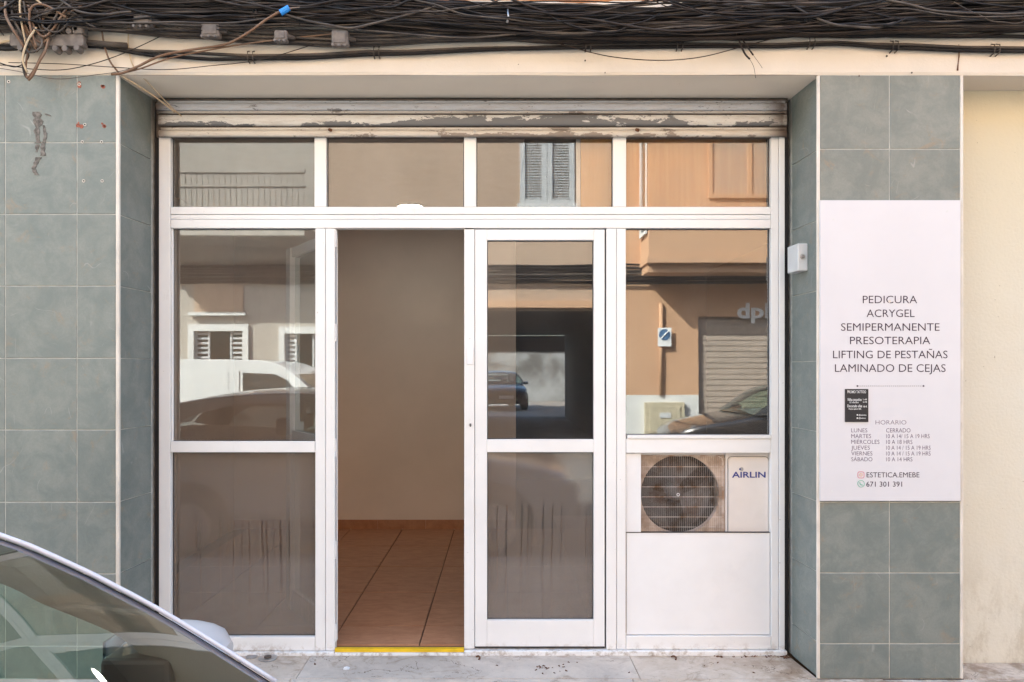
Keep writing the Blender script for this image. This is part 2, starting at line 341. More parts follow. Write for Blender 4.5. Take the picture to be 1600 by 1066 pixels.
# ---------------------------------------------------------------- geometry helpers
def base_of(p):
    v = Vector((0, 0, 0))
    while p is not None: v += p.location; p = p.parent
    return v
class MB:
    def __init__(s): s.v = []; s.f = []
    def add(s, vs, fs):
        k = len(s.v); s.v += [tuple(v) for v in vs]; s.f += [tuple(i+k for i in f) for f in fs]; return s
    def box(s, x0, x1, y0, y1, z0, z1, ch=0):
        if x0 > x1: x0, x1 = x1, x0
        if y0 > y1: y0, y1 = y1, y0
        if z0 > z1: z0, z1 = z1, z0
        if ch:   # chamfered front (-y) edge
            c = ch
            vs = [(x0, y1, z0), (x1, y1, z0), (x1, y1, z1), (x0, y1, z1), (x0, y0+c, z0), (x1, y0+c, z0), (x1, y0+c, z1), (x0, y0+c, z1),
                  (x0+c, y0, z0+c), (x1-c, y0, z0+c), (x1-c, y0, z1-c), (x0+c, y0, z1-c)]
            fs = [(0, 3, 2, 1), (0, 1, 5, 4), (1, 2, 6, 5), (2, 3, 7, 6), (3, 0, 4, 7), (4, 5, 9, 8), (5, 6, 10, 9), (6, 7, 11, 10), (7, 4, 8, 11), (8, 9, 10, 11)]
            return s.add(vs, fs)
        vs = [(x0, y0, z0), (x1, y0, z0), (x1, y1, z0), (x0, y1, z0), (x0, y0, z1), (x1, y0, z1), (x1, y1, z1), (x0, y1, z1)]
        return s.add(vs, [(0, 3, 2, 1), (4, 5, 6, 7), (0, 1, 5, 4), (1, 2, 6, 5), (2, 3, 7, 6), (3, 0, 4, 7)])
    def tube(s, pts, r, n=6, cap=True):
        pts = [Vector(p) for p in pts]; N = len(pts); rings = []
        up = Vector((0, 0, 1))
        for i, p in enumerate(pts):
            d = (pts[min(i+1, N-1)]-pts[max(i-1, 0)])
            if d.length < 1e-9: d = Vector((1, 0, 0))
            d.normalize()
            a = d.cross(up)
            if a.length < .05: a = d.cross(Vector((0, 1, 0)))
            a.normalize(); b = a.cross(d).normalized()
            rr = r[i] if isinstance(r, (list, tuple)) else r
            rings.append([p+a*rr*math.cos(2*math.pi*k/n)+b*rr*math.sin(2*math.pi*k/n) for k in range(n)])
        vs = [v for q in rings for v in q]; fs = []
        for i in range(N-1):
            for k in range(n):
                fs.append((i*n+k, i*n+(k+1) % n, (i+1)*n+(k+1) % n, (i+1)*n+k))
        if cap: fs += [tuple(range(n-1, -1, -1)), tuple((N-1)*n+k for k in range(n))]
        return s.add(vs, fs)
    def grid(s, rows):
        n = len(rows[0]); vs = [v for q in rows for v in q]
        return s.add(vs, [(i*n+k, i*n+k+1, (i+1)*n+k+1, (i+1)*n+k) for i in range(len(rows)-1) for k in range(n-1)])
    def disc(s, c, r, ax='y', n=24, t=.002, r2=None, ph=0):      # solid disc, thickness t along ax towards -ax
        c = Vector(c)
        def P(a, q, h):
            u, w = q*math.cos(a), q*math.sin(a)
            return c+(Vector((u, h, w)) if ax == 'y' else Vector((h, u, w)) if ax == 'x' else Vector((u, w, h)))
        vs = [P(ph+2*math.pi*k/n, r, 0) for k in range(n)]+[P(ph+2*math.pi*k/n, r2 or r, -t) for k in range(n)]
        return s.add(vs, [tuple(range(n)), tuple(range(2*n-1, n-1, -1))]+[(k, k+n, (k+1) % n+n, (k+1) % n) for k in range(n)])
    def lathe_y(s, c, prof, n=28):                                 # prof: (radius, y) pairs about the y axis
        c = Vector(c); rows = []
        vs = []; m = len(prof)
        for k in range(n):
            a = 2*math.pi*k/n
            vs += [c+Vector((r*math.cos(a), y, r*math.sin(a))) for r, y in prof]
        fs = [(k*m+i, ((k+1) % n)*m+i, ((k+1) % n)*m+i+1, k*m+i+1) for k in range(n) for i in range(m-1)]
        return s.add(vs, fs)
    def prism(s, poly, y0, y1):                                    # poly of (x, z), extruded along y
        n = len(poly); vs = [(x, y0, z) for x, z in poly]+[(x, y1, z) for x, z in poly]
        return s.add(vs, [tuple(range(n)), tuple(range(2*n-1, n-1, -1))]+[(k, k+n, (k+1) % n+n, (k+1) % n) for k in range(n)])
    def build(s, name, mat, parent=None, bevel=0, smooth=False, off=None):
        if off is None: off = base_of(parent)
        me = bpy.data.meshes.new(name)
        me.from_pydata([tuple(Vector(v)-off) for v in s.v], [], s.f)
        import bmesh
        bm = bmesh.new(); bm.from_mesh(me); bmesh.ops.recalc_face_normals(bm, faces=bm.faces); bm.to_mesh(me); bm.free()
        me.materials.append(M[mat] if isinstance(mat, str) else mat)
        if smooth:
            for p in me.polygons: p.use_smooth = True
        o = bpy.data.objects.new(name, me); COL.objects.link(o)
        if parent is not None: o.parent = parent
        if bevel:
            b = o.modifiers.new('bevel', 'BEVEL'); b.width = bevel; b.segments = 2; b.limit_method = 'ANGLE'
        if smooth and smooth != 2:
            pass
        return o
def B(*a, **k): return MB().box(*a, **k)
def thing(name, label, cat, loc=(0, 0, 0), group=None):
    o = bpy.data.objects.new(name, None); COL.objects.link(o); o.location = loc; o.empty_display_size = .1
    o['label'] = label; o['category'] = cat
    if group: o['group'] = group
    return o
def tag(o, label, cat, group=None):
    o['label'] = label; o['category'] = cat
    if group: o['group'] = group
    return o
def struct(o): o['kind'] = 'structure'; return o
def inst(src, name, loc, parent, rot=None):
    o = bpy.data.objects.new(name, src.data); COL.objects.link(o); o.parent = parent; o.location = Vector(loc)-base_of(parent)
    if rot: o.rotation_euler = rot
    return o
def smooth_path(pts, per=8):
    P = [Vector(p) for p in pts]; P = [P[0]*2-P[1]]+P+[P[-1]*2-P[-2]]; out = []
    for i in range(1, len(P)-2):
        for k in range(per):
            t = k/per
            a, b, c, d = P[i-1], P[i], P[i+1], P[i+2]
            out.append(.5*((2*b)+(c-a)*t+(2*a-5*b+4*c-d)*t*t+(3*b-a-3*c+d)*t**3))
    out.append(P[-2]); return out
CAP = [.0]
def text(name, s, x0, x1, z0, z1, y, mat, parent, face=-1, bold=0.0, sx=None, depth=.0015, yplane=True):
    cu = bpy.data.curves.new(name, 'FONT'); cu.body = s; cu.offset = bold; cu.resolution_u = 3; cu.extrude = 0
    tmp = bpy.data.objects.new('tmp', cu); COL.objects.link(tmp)
    if not CAP[0]:
        cu.body = 'H'; bpy.context.view_layer.update()
        mh = bpy.data.meshes.new_from_object(tmp.evaluated_get(bpy.context.evaluated_depsgraph_get()))
        CAP[0] = max(v.co.y for v in mh.vertices); cu.body = s
    bpy.context.view_layer.update()
    me = bpy.data.meshes.new_from_object(tmp.evaluated_get(bpy.context.evaluated_depsgraph_get()))
    bpy.data.objects.remove(tmp)
    xs = [v.co.x for v in me.vertices]
    ax, bx, ay, by = min(xs), max(xs), 0.0, CAP[0]        # fitted between baseline and capital height
    off = base_of(parent)
    for v in me.vertices:
        u = (v.co.x-ax)/(bx-ax); w = (v.co.y-ay)/(by-ay)
        if face < 0: X = x0+(x1-x0)*u
        else: X = x1-(x1-x0)*u
        v.co = Vector((X, y, z0+(z1-z0)*w))-off
    me.materials.append(M[mat]); me.name = name
    o = bpy.data.objects.new(name, me); COL.objects.link(o); o.parent = parent
    return o

# ================================================================ SETTING: ground
road = struct(B(-60, 60, -9.0, -1.62, -.6, -.14).build('road', 'asphalt'))
pv = struct(B(-60, 60, -1.62, .0, -.5, -.012).build('pavement', 'grout'))
def slab(x0, x1, y0, y1, mat, z=0.0):
    return B(x0+.002, x1-.002, y0+.002, y1-.002, -.03, z).build('paving_slab', mat, pv, bevel=.003)
xa, xb = FX(468), FX(985)
slab(-6.0, xa, -1.4, RX(1), 'pave_tan') if False else None
# slabs in front of the shop (joint lines of the photograph) and along the street
slab(-3.4, FX(455), -.75, .0, 'pave_tan'); slab(FX(455), FX(988), -.75, .0, 'pave_grey', .001); slab(FX(988), 1.75, -.75, .0, 'pave_tan')
slab(1.75, 2.9, -.75, .0, 'pave_grey', -.002); slab(2.9, 4.2, -.75, .0, 'pave_tan')
for k in range(9):
    slab(-3.4+k*.85, -3.4+(k+1)*.85, -1.45, -.75, 'pave_grey' if k % 3 else 'pave_tan', -.001*(k % 2))
# entrance step area inside the recess (polygonal joint on the left slab)
def poly_slab(poly, mat, z):
    mb = MB(); n = len(poly)
    mb.add([(x, y, z) for x, y in poly]+[(x, y, -.03) for x, y in poly],
           [tuple(range(n)), tuple(range(2*n-1, n-1, -1))]+[(k, k+n, (k+1) % n+n, (k+1) % n) for k in range(n)])
    return mb.build('paving_slab', mat, pv, bevel=.002)
g = .003
XL, XR = RX(243), RX(1230)
poly_slab([(FX(188), 0+g), (FX(462), 0+g), (RX(486), .29), (XL, .29)], 'pave_tan', .0)
poly_slab([(FX(462)+g, 0+g), (FX(1000), 0+g), (RX(982), .29), (RX(486)+g, .29)], 'pave_grey', .0015)
poly_slab([(FX(1000)+g, 0+g), (FX(1278), 0+g), (XR, .29), (RX(982)+g, .29)], 'pave_tan', -.0005)
kb = struct(B(-60, 60, -1.62, -1.46, -.3, .004).build('kerb', 'kerb', bevel=.015))
gr = struct(B(-60, 60, -9.0, -60, -.5, -.02).build('far_ground', 'kerb'))
far = struct(B(-300, 300, -300, 300, -.9, -.7).build('ground', 'asphalt'))

# ================================================================ OUR FACADE
zS = 2.775    # underside of the lintel beam
def tiled(name, label, core, groups):
    r = thing(name, label, 'tiled wall', (core[0], core[2], 0))
    B(*core).build('wall_core', 'grout', r)
    return r
tile_cache = {}
def tile_front(par, x0, x1, z0, z1, y, gap=.0022):
    w, h = round(x1-x0-gap*2, 4), round(z1-z0-gap*2, 4); key = ('f', w, h)
    if key not in tile_cache:
        tile_cache[key] = B(0, w, 0, .012, 0, h, ch=.0015).build('tile', 'tile', par, off=Vector((0, 0, 0)))
        o = tile_cache[key]; o.location = Vector((x0+gap, y, z0+gap))-base_of(par); return o
    return inst(tile_cache[key], 'tile', (x0+gap, y, z0+gap), par)
def tile_side(par, p0, p1, z0, z1, gap=.0022, t=.0025, nx=1):     # tile on a return wall from p0 to p1 (plan), normal nx side
    (x0, y0), (x1, y1) = p0, p1
    d = Vector((x1-x0, y1-y0, 0)).normalized(); nrm = Vector((d.y, -d.x, 0))*nx
    a = Vector((x0, y0, 0))+d*gap; b = Vector((x1, y1, 0))-d*gap
    vs = []
    for q, i in ((-t*.0, 0), (1, 1)):
        for (p, z) in ((a, z0+gap), (b, z0+gap), (b, z1-gap), (a, z1-gap)):
            pp = Vector(p)+nrm*(t if q == 1 else -.004); vs.append((pp.x, pp.y, z))
    mb = MB().add(vs, [(0, 1, 2, 3), (4, 7, 6, 5), (0, 4, 5, 1), (1, 5, 6, 2), (2, 6, 7, 3), (3, 7, 4, 0)])
    return mb.build('tile', 'tile', par)
rowsL = [FZ(p) for p in (1122, 1010, 897, 785, 672, 560, 447, 335, 223)]+[zS]
rowsL[0] = .0
rowsL = [.0]+[FZ(p) for p in (1010, 897, 785, 672, 560, 447, 335, 223)]+[zS]
rowsR = [.0]+[FZ(p) for p in (1006, 895.5, 785, 675, 564.5, 454, 343.5, 233)]+[zS]
# left pillar wall
xl1, xl0 = FX(187), RX(241)
LP = tiled('tiled_wall', 'grey-green tiled wall left of the shopfront with a cement smear near the top', (-3.6, xl1-.012, .0022, .34, 0, zS), None)
cols = [FX(181), FX(120), FX(8), FX(-104), FX(-216), FX(-328)]
for i in range(len(cols)-1):
    for j in range(len(rowsL)-1):
        tile_front(LP, cols[i+1], cols[i], rowsL[j], rowsL[j+1], .0)
B(xl1-.0175, xl1, -.003, .012, 0, zS-.002).build('corner_trim', 'trim', LP, bevel=.004)
# left return: slightly splayed towards the window
MB().add([(xl1-.012, .012, 0), (xl0-.012, .34, 0), (xl0-.012, .34, zS), (xl1-.012, .012, zS), (xl1-.05, .012, 0), (xl0-.05, .34, 0), (xl0-.05, .34, zS), (xl1-.05, .012, zS)],
         [(0, 1, 2, 3), (4, 7, 6, 5), (0, 4, 5, 1), (1, 5, 6, 2), (2, 6, 7, 3), (3, 7, 4, 0)]).build('return_core', 'grout', LP)
for j in range(len(rowsL)-1):
    tile_side(LP, (xl1-.012, .013), (xl0-.012, .285), rowsL[j], rowsL[j+1], nx=1)
# small marks on the left wall: cement smear, dowel holes, red marks
def blob(par, name, pts, y, mat, th=.003):
    poly = [(FX(a), FZ(b)) for a, b in pts]
    return MB().prism(poly, y-th, y).build(name, mat, par)
def ragged(cx, pts, amp=2.2):
    out = []
    for (a, b) in pts: out.append((a+random.uniform(-amp, amp), b+random.uniform(-amp, amp)))
    return out
def strip(par, spine, wid, y, mat, name='cement_smear'):
    L, Rr = [], []
    sp = smooth_path([(a, 0, b) for a, b in spine], 6)
    for i, p in enumerate(sp):
        w = wid*(.35+.65*abs(mnoise.noise(Vector((p.x*.11, p.z*.09, 3.1))))*2.0)
        L.append((p.x-w+random.uniform(-.9, .9), p.z)); Rr.append((p.x+w+random.uniform(-.9, .9), p.z))
    n = len(L); mb = MB()
    vs = [(FX(a), y-.002, FZ(b)) for a, b in L]+[(FX(a), y-.002, FZ(b)) for a, b in Rr]+[(FX(a), y+.002, FZ(b)) for a, b in L]+[(FX(a), y+.002, FZ(b)) for a, b in Rr]
    fs = [(i, i+1, n+i+1, n+i) for i in range(n-1)]+[(i, 2*n+i, 2*n+i+1, i+1) for i in range(n-1)]+[(n+i, n+i+1, 3*n+i+1, 3*n+i) for i in range(n-1)]
    mb.add(vs, fs); return mb.build(name, mat, par)
strip(LP, [(57, 175), (60, 190), (58, 205), (60, 220), (59, 224)], 6.5, -.0005, 'cement')
strip(LP, [(59, 226), (57, 238)], 3, -.0005, 'cement')
strip(LP, [(68, 196), (71, 215), (67, 230), (68, 244)], 4, -.0005, 'cement')
strip(LP, [(72, 178), (79, 182)], 3.5, -.0005, 'cement')
strip(LP, [(60, 246), (56, 258), (53, 264), (58, 274)], 5.5, -.0005, 'cement')
for (a, b) in ((124, 132), (159, 133), (124, 195), (162, 195)):
    for q in range(3):
        MB().disc((FX(a+random.uniform(-4, 4)), -.0002, FZ(b+random.uniform(-3, 3))), random.uniform(.004, .010), n=7, t=.0015, ph=random.random()).build('red_mark', 'redmark', LP)
for (a, b) in ((124, 132), (129, 222), (159, 222), (131, 283), (160, 283), (133, 195), (14, 128)):
    MB().disc((FX(a), -.0005, FZ(b)), .007, n=12, t=.002).build('filled_hole', 'trim', LP)
    MB().disc((FX(a), -.0025, FZ(b)), .0036, n=10, t=.001).build('dowel_hole', 'dark', LP)
# right pillar
xr0, xr1, xrb = FX(1277), FX(1505), RX(1233)
RP = tiled('tiled_pillar', 'grey-green tiled pillar with pale corner strips that carries the white sign', (xr0+.012, xr1-.012, .0022, .34, 0, zS), None)
for (a, b) in ((FX(1281), FX(1390)), (FX(1390), FX(1500.5))):
    for j in range(len(rowsR)-1): tile_front(RP, a, b, rowsR[j], rowsR[j+1], .0)
B(xr0-.002, xr0+.013, -.003, .012, 0, zS-.002).build('corner_trim', 'trim', RP, bevel=.004)
B(xr1-.0145, xr1, -.003, .012, 0, zS-.002).build('corner_trim', 'trim', RP, bevel=.004)
MB().add([(xr0+.012, .012, 0), (xrb+.012, .34, 0), (xrb+.012, .34, zS), (xr0+.012, .012, zS), (xr0+.05, .012, 0), (xrb+.05, .34, 0), (xrb+.05, .34, zS), (xr0+.05, .012, zS)],
         [(0, 3, 2, 1), (4, 5, 6, 7), (0, 1, 5, 4), (1, 2, 6, 5), (2, 3, 7, 6), (3, 0, 4, 7)]).build('return_core', 'grout', RP)
for j in range(len(rowsR)-1):
    tile_side(RP, (xr0+.012, .013), (xrb+.012, .285), rowsR[j], rowsR[j+1], nx=-1)
# lintel beam over everything
lb = thing('lintel_beam', 'cream plastered beam over the shop, cables fixed along it', 'beam', (0, 0, zS))
bmx = MB()
xs = [-3.6+i*.06 for i in range(161)]
def beamy(x, k): return -.004+.006*mnoise.noise(Vector((x*1.3, k*2.7, 0)))
rows = []
zz = [zS, zS+.012, zS+.06, zS+.14, zS+.25, zS+.34]
rows.append([(x, .60, zS) for x in xs])
rows.append([(x, .30, zS+.003*mnoise.noise(Vector((x*2, 5, 1)))) for x in xs])
for k, z in enumerate(zz):
    rows.append([(x, beamy(x, k)+(0.006 if k == 0 else 0), z+(.004*mnoise.noise(Vector((x*2.1, 9, 0))) if k < 2 else 0)) for x in xs])
bmx.grid(rows).build('beam_face', 'cream', lb, smooth=False)
# the underside visible in the recess has ground-bounce light put into a lighter plaster colour
so = MB(); so.grid([[(x, y, zS-.003+.003*mnoise.noise(Vector((x*1.5, y*4, 2)))) for x in [xl1-.02+(xr0+.04-xl1)*i/40 for i in range(41)]] for y in (.0, .1, .2, .285)])
so.build('soffit', 'soffit', lb)
# upper facade of our building (above the cables)
up = thing('upper_facade', 'upper storey of the shop building, terracotta band just above the cables', 'facade', (0, 0, 3.1))
def wall_holes(x0, x1, z0, z1, holes, y0, y1):
    holes = [(max(x0, h[0]), min(x1, h[1]), max(z0, h[2]), min(z1, h[3])) for h in holes if h[2] < z1 and h[3] > z0]
    xs = sorted(set([x0, x1]+[h[0] for h in holes]+[h[1] for h in holes])); zs = sorted(set([z0, z1]+[h[2] for h in holes]+[h[3] for h in holes]))
    mb = MB()
    for i in range(len(xs)-1):
        for j in range(len(zs)-1):
            cx, cz = (xs[i]+xs[i+1])/2, (zs[j]+zs[j+1])/2
            if not any(h[0] < cx < h[1] and h[2] < cz < h[3] for h in holes): mb.box(xs[i], xs[i+1], y0, y1, zs[j], zs[j+1])
    return mb
wall_holes(-3.6, 6.0, 3.30, 6.3, [(-2.0, -.9, 4.1, 5.6), (.6, 1.7, 4.1, 5.6), (3.2, 4.2, 4.1, 5.6)], .03, .3).build('wall', 'cream', up)
B(FX(455), FX(1190), -.002, .3, FZ(7), 3.302).build('painted_band', 'terracotta', up)
B(-3.6, FX(455)-.002, .0, .3, zS+.34, 3.302).build('painted_band', 'cream', up)
B(FX(1190)+.002, 6, .0, .3, zS+.34, 3.302).build('painted_band', 'cream', up)
for (a, b) in ((-2.0, -.9), (.6, 1.7), (3.2, 4.2)):
    f = MB(); f.box(a, b, .18, .2, 4.1, 5.6); f.build('window', 'louvre', up)
B(-3.8, 6.2, -.15, .4, 6.3, 6.42).build('eave', 'cream', up)
B(-3.6, 6.0, .31, 5.0, 6.2, 6.3).build('roof_slab', 'roof', up)
# right neighbour wall
NB = thing('neighbour_wall', 'pale yellow rendered wall right of the tiled pillar, set back', 'wall', (2.4, .196, 0))
B(xr1-.01, 6.0, .196, .4, -.2, zS).build('wall', 'yellowwall', NB)
B(xr1+.0, 6.0, .002, .195, zS-.002, zS+.03).build('soffit', 'cream', NB)
slab(xr1, 4.2, .0, .194, 'pave_tan', -.001)
# further buildings on our side (only close the street off)
for nm, x0, x1, h, mt, lb_ in (('townhouse', -16, -3.62, 6.6, 'greywall', 'grey rendered house to the left of the shop'), ('townhouse', 6.02, 20, 7.0, 'brownwall', 'tan rendered house to the right of the yellow wall')):
    t = thing(nm, lb_, 'house', (x0, 0, 0)); wins = [(x0+1.2+3*k, x0+2.3+3*k, 4, 5.5) for k in range(4)]
    wall_holes(x0, x1, 0, h, wins, .0, .3).build('wall', mt, t); B(x0, x1, .3, 7, h-.1, h).build('roof', 'roof', t)
    for (a, b, c, d) in wins: B(a, b, .15, .18, c, d).build('window', 'louvre', t)

# ================================================================ INTERIOR
rx0, rx1 = -2.35, 2.6; bw = .118; ry = 3.17; zc = 2.66
fl = struct(B(rx0, rx1, .345, 6.2, -.2, .022).build('shop_floor', 'floor_grout'))
fy = [.36, .635, 1.885-.0]  # joints across: y = 0.635, 1.26, 1.885, 2.51, 3.13
fy = [.352, .635, 1.26, 1.885, 2.51, 3.135, 3.76]
ft = {}
for i in range(-4, 7):
    x0 = -.42+.452*i; x1 = x0+.452
    if x1 <= rx0+.05 or x0 >= rx1-.05: continue
    x0 = max(x0, rx0); x1 = min(x1, rx1)
    for j in range(len(fy)-1):
        y0, y1 = fy[j], fy[j+1]
        if j == 5 and x0 < bw: y1 = 3.165
        k = (round(x1-x0, 3), round(y1-y0, 3))
        if k in ft: inst(ft[k], 'floor_tile', (x0+.004, y0+.004, 0), fl)
        else:
            o = B(0, k[0]-.008, 0, k[1]-.008, .0, .030).build('floor_tile', 'floor_tile', fl, off=Vector((0, 0, 0))); o.location = (x0+.004, y0+.004, 0); ft[k] = o
iw = struct(MB().box(rx0-.1, rx0, .345, 3.27, 0, zc).build('shop_wall_left', 'room_wall'))
iw2 = struct(B(rx0, bw, ry, ry+.1, 0, zc).build('shop_wall_back', 'room_wall'))
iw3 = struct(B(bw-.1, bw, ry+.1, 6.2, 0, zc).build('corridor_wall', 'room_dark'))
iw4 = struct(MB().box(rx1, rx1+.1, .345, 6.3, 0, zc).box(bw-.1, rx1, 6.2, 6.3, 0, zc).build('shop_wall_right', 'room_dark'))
ic = struct(B(rx0-.1, bw, .345, ry, zc, zc+.1).build('shop_ceiling', 'ceil'))
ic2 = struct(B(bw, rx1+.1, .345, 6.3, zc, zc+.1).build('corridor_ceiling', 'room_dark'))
sk = thing('skirting', 'terracotta tile skirting along the back wall inside the shop', 'skirting', (rx0, ry, .03))
for k in range(6):
    x0 = rx0+.42*k; x1 = min(x0+.418, bw)
    B(x0, x1, ry-.012, ry-.001, .03, .108).build('skirting_tile', 'floor_tile', sk)
lp = thing('ceiling_lamp', 'round lit ceiling lamp seen through the second top pane', 'lamp', (-.69, 2.22, zc))
MB().disc((-.69, 2.22, zc), .105, 'z', 32, .02).build('lamp_rim', 'frame', lp)
MB().disc((-.69, 2.22, zc-.021), .09, 'z', 32, .006).build('diffuser', 'lampglow', lp)
# pine boards behind the right-hand top panes
pb = thing('pine_board', 'knotty light pine board behind the third top pane', 'board', (RX(912), .39, RZ(330)))
B(RX(910), RX(960), .375, .393, RZ(345), RZ(200)).build('board', 'pine', pb, bevel=.002)
B(RX(903), RX(910)-.001, .385, .40, RZ(345), RZ(200)).build('batten', 'frame', pb)
pb2 = tag(B(RX(960)+.004, RX(1206), .378, .395, RZ(345), RZ(200)).build('plywood_board', 'pine2', bevel=.002), 'orange-brown plywood sheet filling the rightmost top pane', 'board')
pb2['kind'] = ''
del pb2['kind']

# ================================================================ SHOPFRONT
sf = thing('shopfront', 'white aluminium shopfront with four top panes, open doorway and filmed lower glass', 'shopfront', (RX(735), YR, 0))
yF, yB = YR, YR+.05
def bar(px0, px1, py0, py1, name, y0=None, y1=None, mat='frame', bev=.0025, par=None):
    return B(RX(px0), RX(px1), y0 if y0 is not None else yF, y1 if y1 is not None else yB, RZ(py1), RZ(py0)).build(name, mat, par or sf, bevel=bev)
zt_ = 196
bar(248, 266, zt_, 1017, 'left_jamb', yF, yB); bar(1205, 1216.4, zt_, 1015, 'right_jamb'); bar(1217, 1226, zt_, 1017, 'jamb_cover', yF-.004, yB)
for a, b in ((491, 509.5), (725, 744), (958, 978.5)): bar(a, b, zt_, 323, 'transom_mullion', yF+.002)
bar(266.5, 1204.7, 323.3, 335, 'transom_bar'); bar(266.5, 1204.7, 335.6, 342.4, 'transom_bead', yF+.003); bar(266.5, 1204.7, 343, 356.5, 'head_rail')
bar(492.5, 508, 357, 1017, 'door_post'); bar(508.6, 523, 357, 1017, 'hinge_stile', yF+.002)
bar(947.5, 963, 357, 1015, 'right_post'); bar(963.6, 978, 357, 1015, 'right_post_bead', yF+.002)
bar(266.5, 492, 690, 707, 'mid_rail'); bar(266.5, 492, 996, 1017, 'bottom_rail')
bar(978.5, 1204.7, 686, 708, 'mid_rail'); bar(978.5, 1204.7, 994, 1015, 'bottom_rail')
bar(980, 1204, 680, 685.6, 'sill_bead', yF-.006, yB); 
bar(244, 523.2, 1017.6, 1023.5, 'threshold', yF-.02, yB+.02, bev=.004)
bar(725.5, 1228, 1015.6, 1023.5, 'threshold', yF-.02, yB+.02, bev=.004)
bar(523.6, 725.2, 1019, 1023.5, 'threshold', yF-.02, yB, bev=.004)
# panes with dark gaskets and beads
yG = YR+.030
def pane(px0, px1, py0, py1, mat, par=None, name='window_pane', bead=True, y=yG):
    p = B(RX(px0)-.004, RX(px1)+.004, y, y+.005, RZ(py1)-.004, RZ(py0)+.004).build(name, mat, par or sf)
    x0, x1, z0, z1 = RX(px0), RX(px1), RZ(py1), RZ(py0); w = .0035
    m = MB(); yy0, yy1 = y-.004, y-.0005
    m.box(x0, x1, yy0, yy1, z1-w, z1); m.box(x0, x1, yy0, yy1, z0, z0+w); m.box(x0, x0+w, yy0, yy1, z0+w, z1-w); m.box(x1-w, x1, yy0, yy1, z0+w, z1-w)
    m.build('gasket', 'gasket', p, off=base_of(par or sf))
    return p
for a, b in ((266.8, 490.8), (509.8, 724.8), (744.2, 957.8), (978.8, 1204.6)): pane(a, b, zt_, 323, 'glass')
pane(266.8, 492, 357, 690, 'glass_door'); pane(266.8, 492, 707.2, 995.8, 'film_a', name='filmed_pane')
pane(978.2, 1204.6, 357, 680, 'glass_door')
# inner white beads of the side panes
for (x0, x1, y0, y1) in ((267, 491.6, 357, 689.6),): bar(x0-.4, x0+1.8, y0, y1, 'bead', yF+.006, yG-.006)
# open left leaf, seen through the left pane
leaf = bpy.data.objects.new('open_door', MB().box(0, .05, -.03, .03, .04, RZ(359)).box(.60, .67, -.03, .03, .04, RZ(359)).box(.05, .59, -.02, .02, RZ(376), RZ(359)).box(.05, .59, -.02, .02, RZ(707), RZ(687)).box(.05, .59, -.02, .02, .04, .16).build('tmpmesh', 'frame', None).data)
for o in list(bpy.data.objects):
    if o.name.startswith('tmpmesh'): bpy.data.objects.remove(o)
COL.objects.link(leaf); leaf.parent = sf; leaf.location = Vector((RX(513), yB+.035, 0))-sf.location; leaf.rotation_euler = (0, 0, R(123))
leaf['label'] = 'left door leaf folded inwards behind the left pane'
def leafpart(mb, nm, mt):
    o = mb.build(nm, mt, None); o.parent = leaf; return o
leafpart(B(.05, .59, -.003, .003, RZ(687), RZ(376)), 'door_pane', 'glass_in'); leafpart(B(.05, .59, -.003, .003, .16, RZ(707)), 'door_pane', 'glass_in')
leafpart(B(.61, .64, -.055, -.02, .98, 1.12), 'handle', 'frame')
# hinges / keep plates on the door post edge
for py in (372, 520, 700, 860, 990): bar(523, 525.3, py-14, py+14, 'hinge', yF+.006, yF+.03, 'frame')
bar(523.3, 725, 1013.5, 1018.8, 'yellow_strip', yF-.004, yF+.02, 'yellow', .001)
# closed right leaf
ydr = YR+.004
dr = MB()
def dbox(px0, px1, py0, py1, y0=ydr, y1=ydr+.045): dr.box(RX(px0), RX(px1), y0, y1, RZ(py1), RZ(py0))
dbox(742, 761, 358.5, 1011); dbox(928, 945, 358.5, 1011); dbox(761.01, 927.99, 358.5, 375); dbox(761.01, 927.99, 687, 707); dbox(761.01, 927.99, 970, 1011)
door = dr.build('door', 'frame', sf, bevel=.0025)
def dpart(px0, px1, py0, py1, y0, y1, nm, mt, bev=.001):
    return B(RX(px0), RX(px1), y0, y1, RZ(py1), RZ(py0)).build(nm, mt, door, bev, off=base_of(sf))
dpart(725.3, 741.3, 358, 1014, ydr-.004, ydr+.045, 'meeting_stile', 'frame', .002)
for (a, b, c, d, mt) in ((761, 928, 375, 687, 'glass_door'), (761, 928, 707, 970, 'film_b')):
    dpart(a-.5, b+.5, c-.5, d+.5, yG, yG+.005, 'door_pane', mt, 0)
    x0, x1, z0, z1 = RX(a), RX(b), RZ(d), RZ(c); m = MB(); w = .004
    m.box(x0, x1, yG-.004, yG-.0005, z1-w, z1); m.box(x0, x1, yG-.004, yG-.0005, z0, z0+w); m.box(x0, x0+w, yG-.004, yG-.0005, z0+w, z1-w); m.box(x1-w, x1, yG-.004, yG-.0005, z0+w, z1-w)
    m.build('gasket', 'gasket', door, off=base_of(sf))
dpart(730, 739, 544, 570, ydr-.010, ydr-.0045, 'lock_plate', 'frame2', .002)
MB().disc((RX(735), ydr-.0045, RZ(664)), .008, n=14, t=.006).build('lock_cylinder', 'steel', door, off=base_of(sf))
B(RX(734.3), RX(735.7), ydr-.0115, ydr-.0106, RZ(667), RZ(662)).build('keyhole', 'dark', door, off=base_of(sf))
dpart(726, 740, 356.7, 358.2, ydr-.006, ydr+.03, 'brush_seal', 'dark', 0)
bar(945.6, 947, 357.5, 1013, 'door_gap', yF+.012, yF+.02, 'gasket', 0)
bar(742, 945, 1011.5, 1014, 'door_gap', yF+.012, yF+.02, 'gasket', 0)
bar(741.6, 741.9, 358, 1011, 'door_gap', yF+.012, yF+.02, 'gasket', 0)
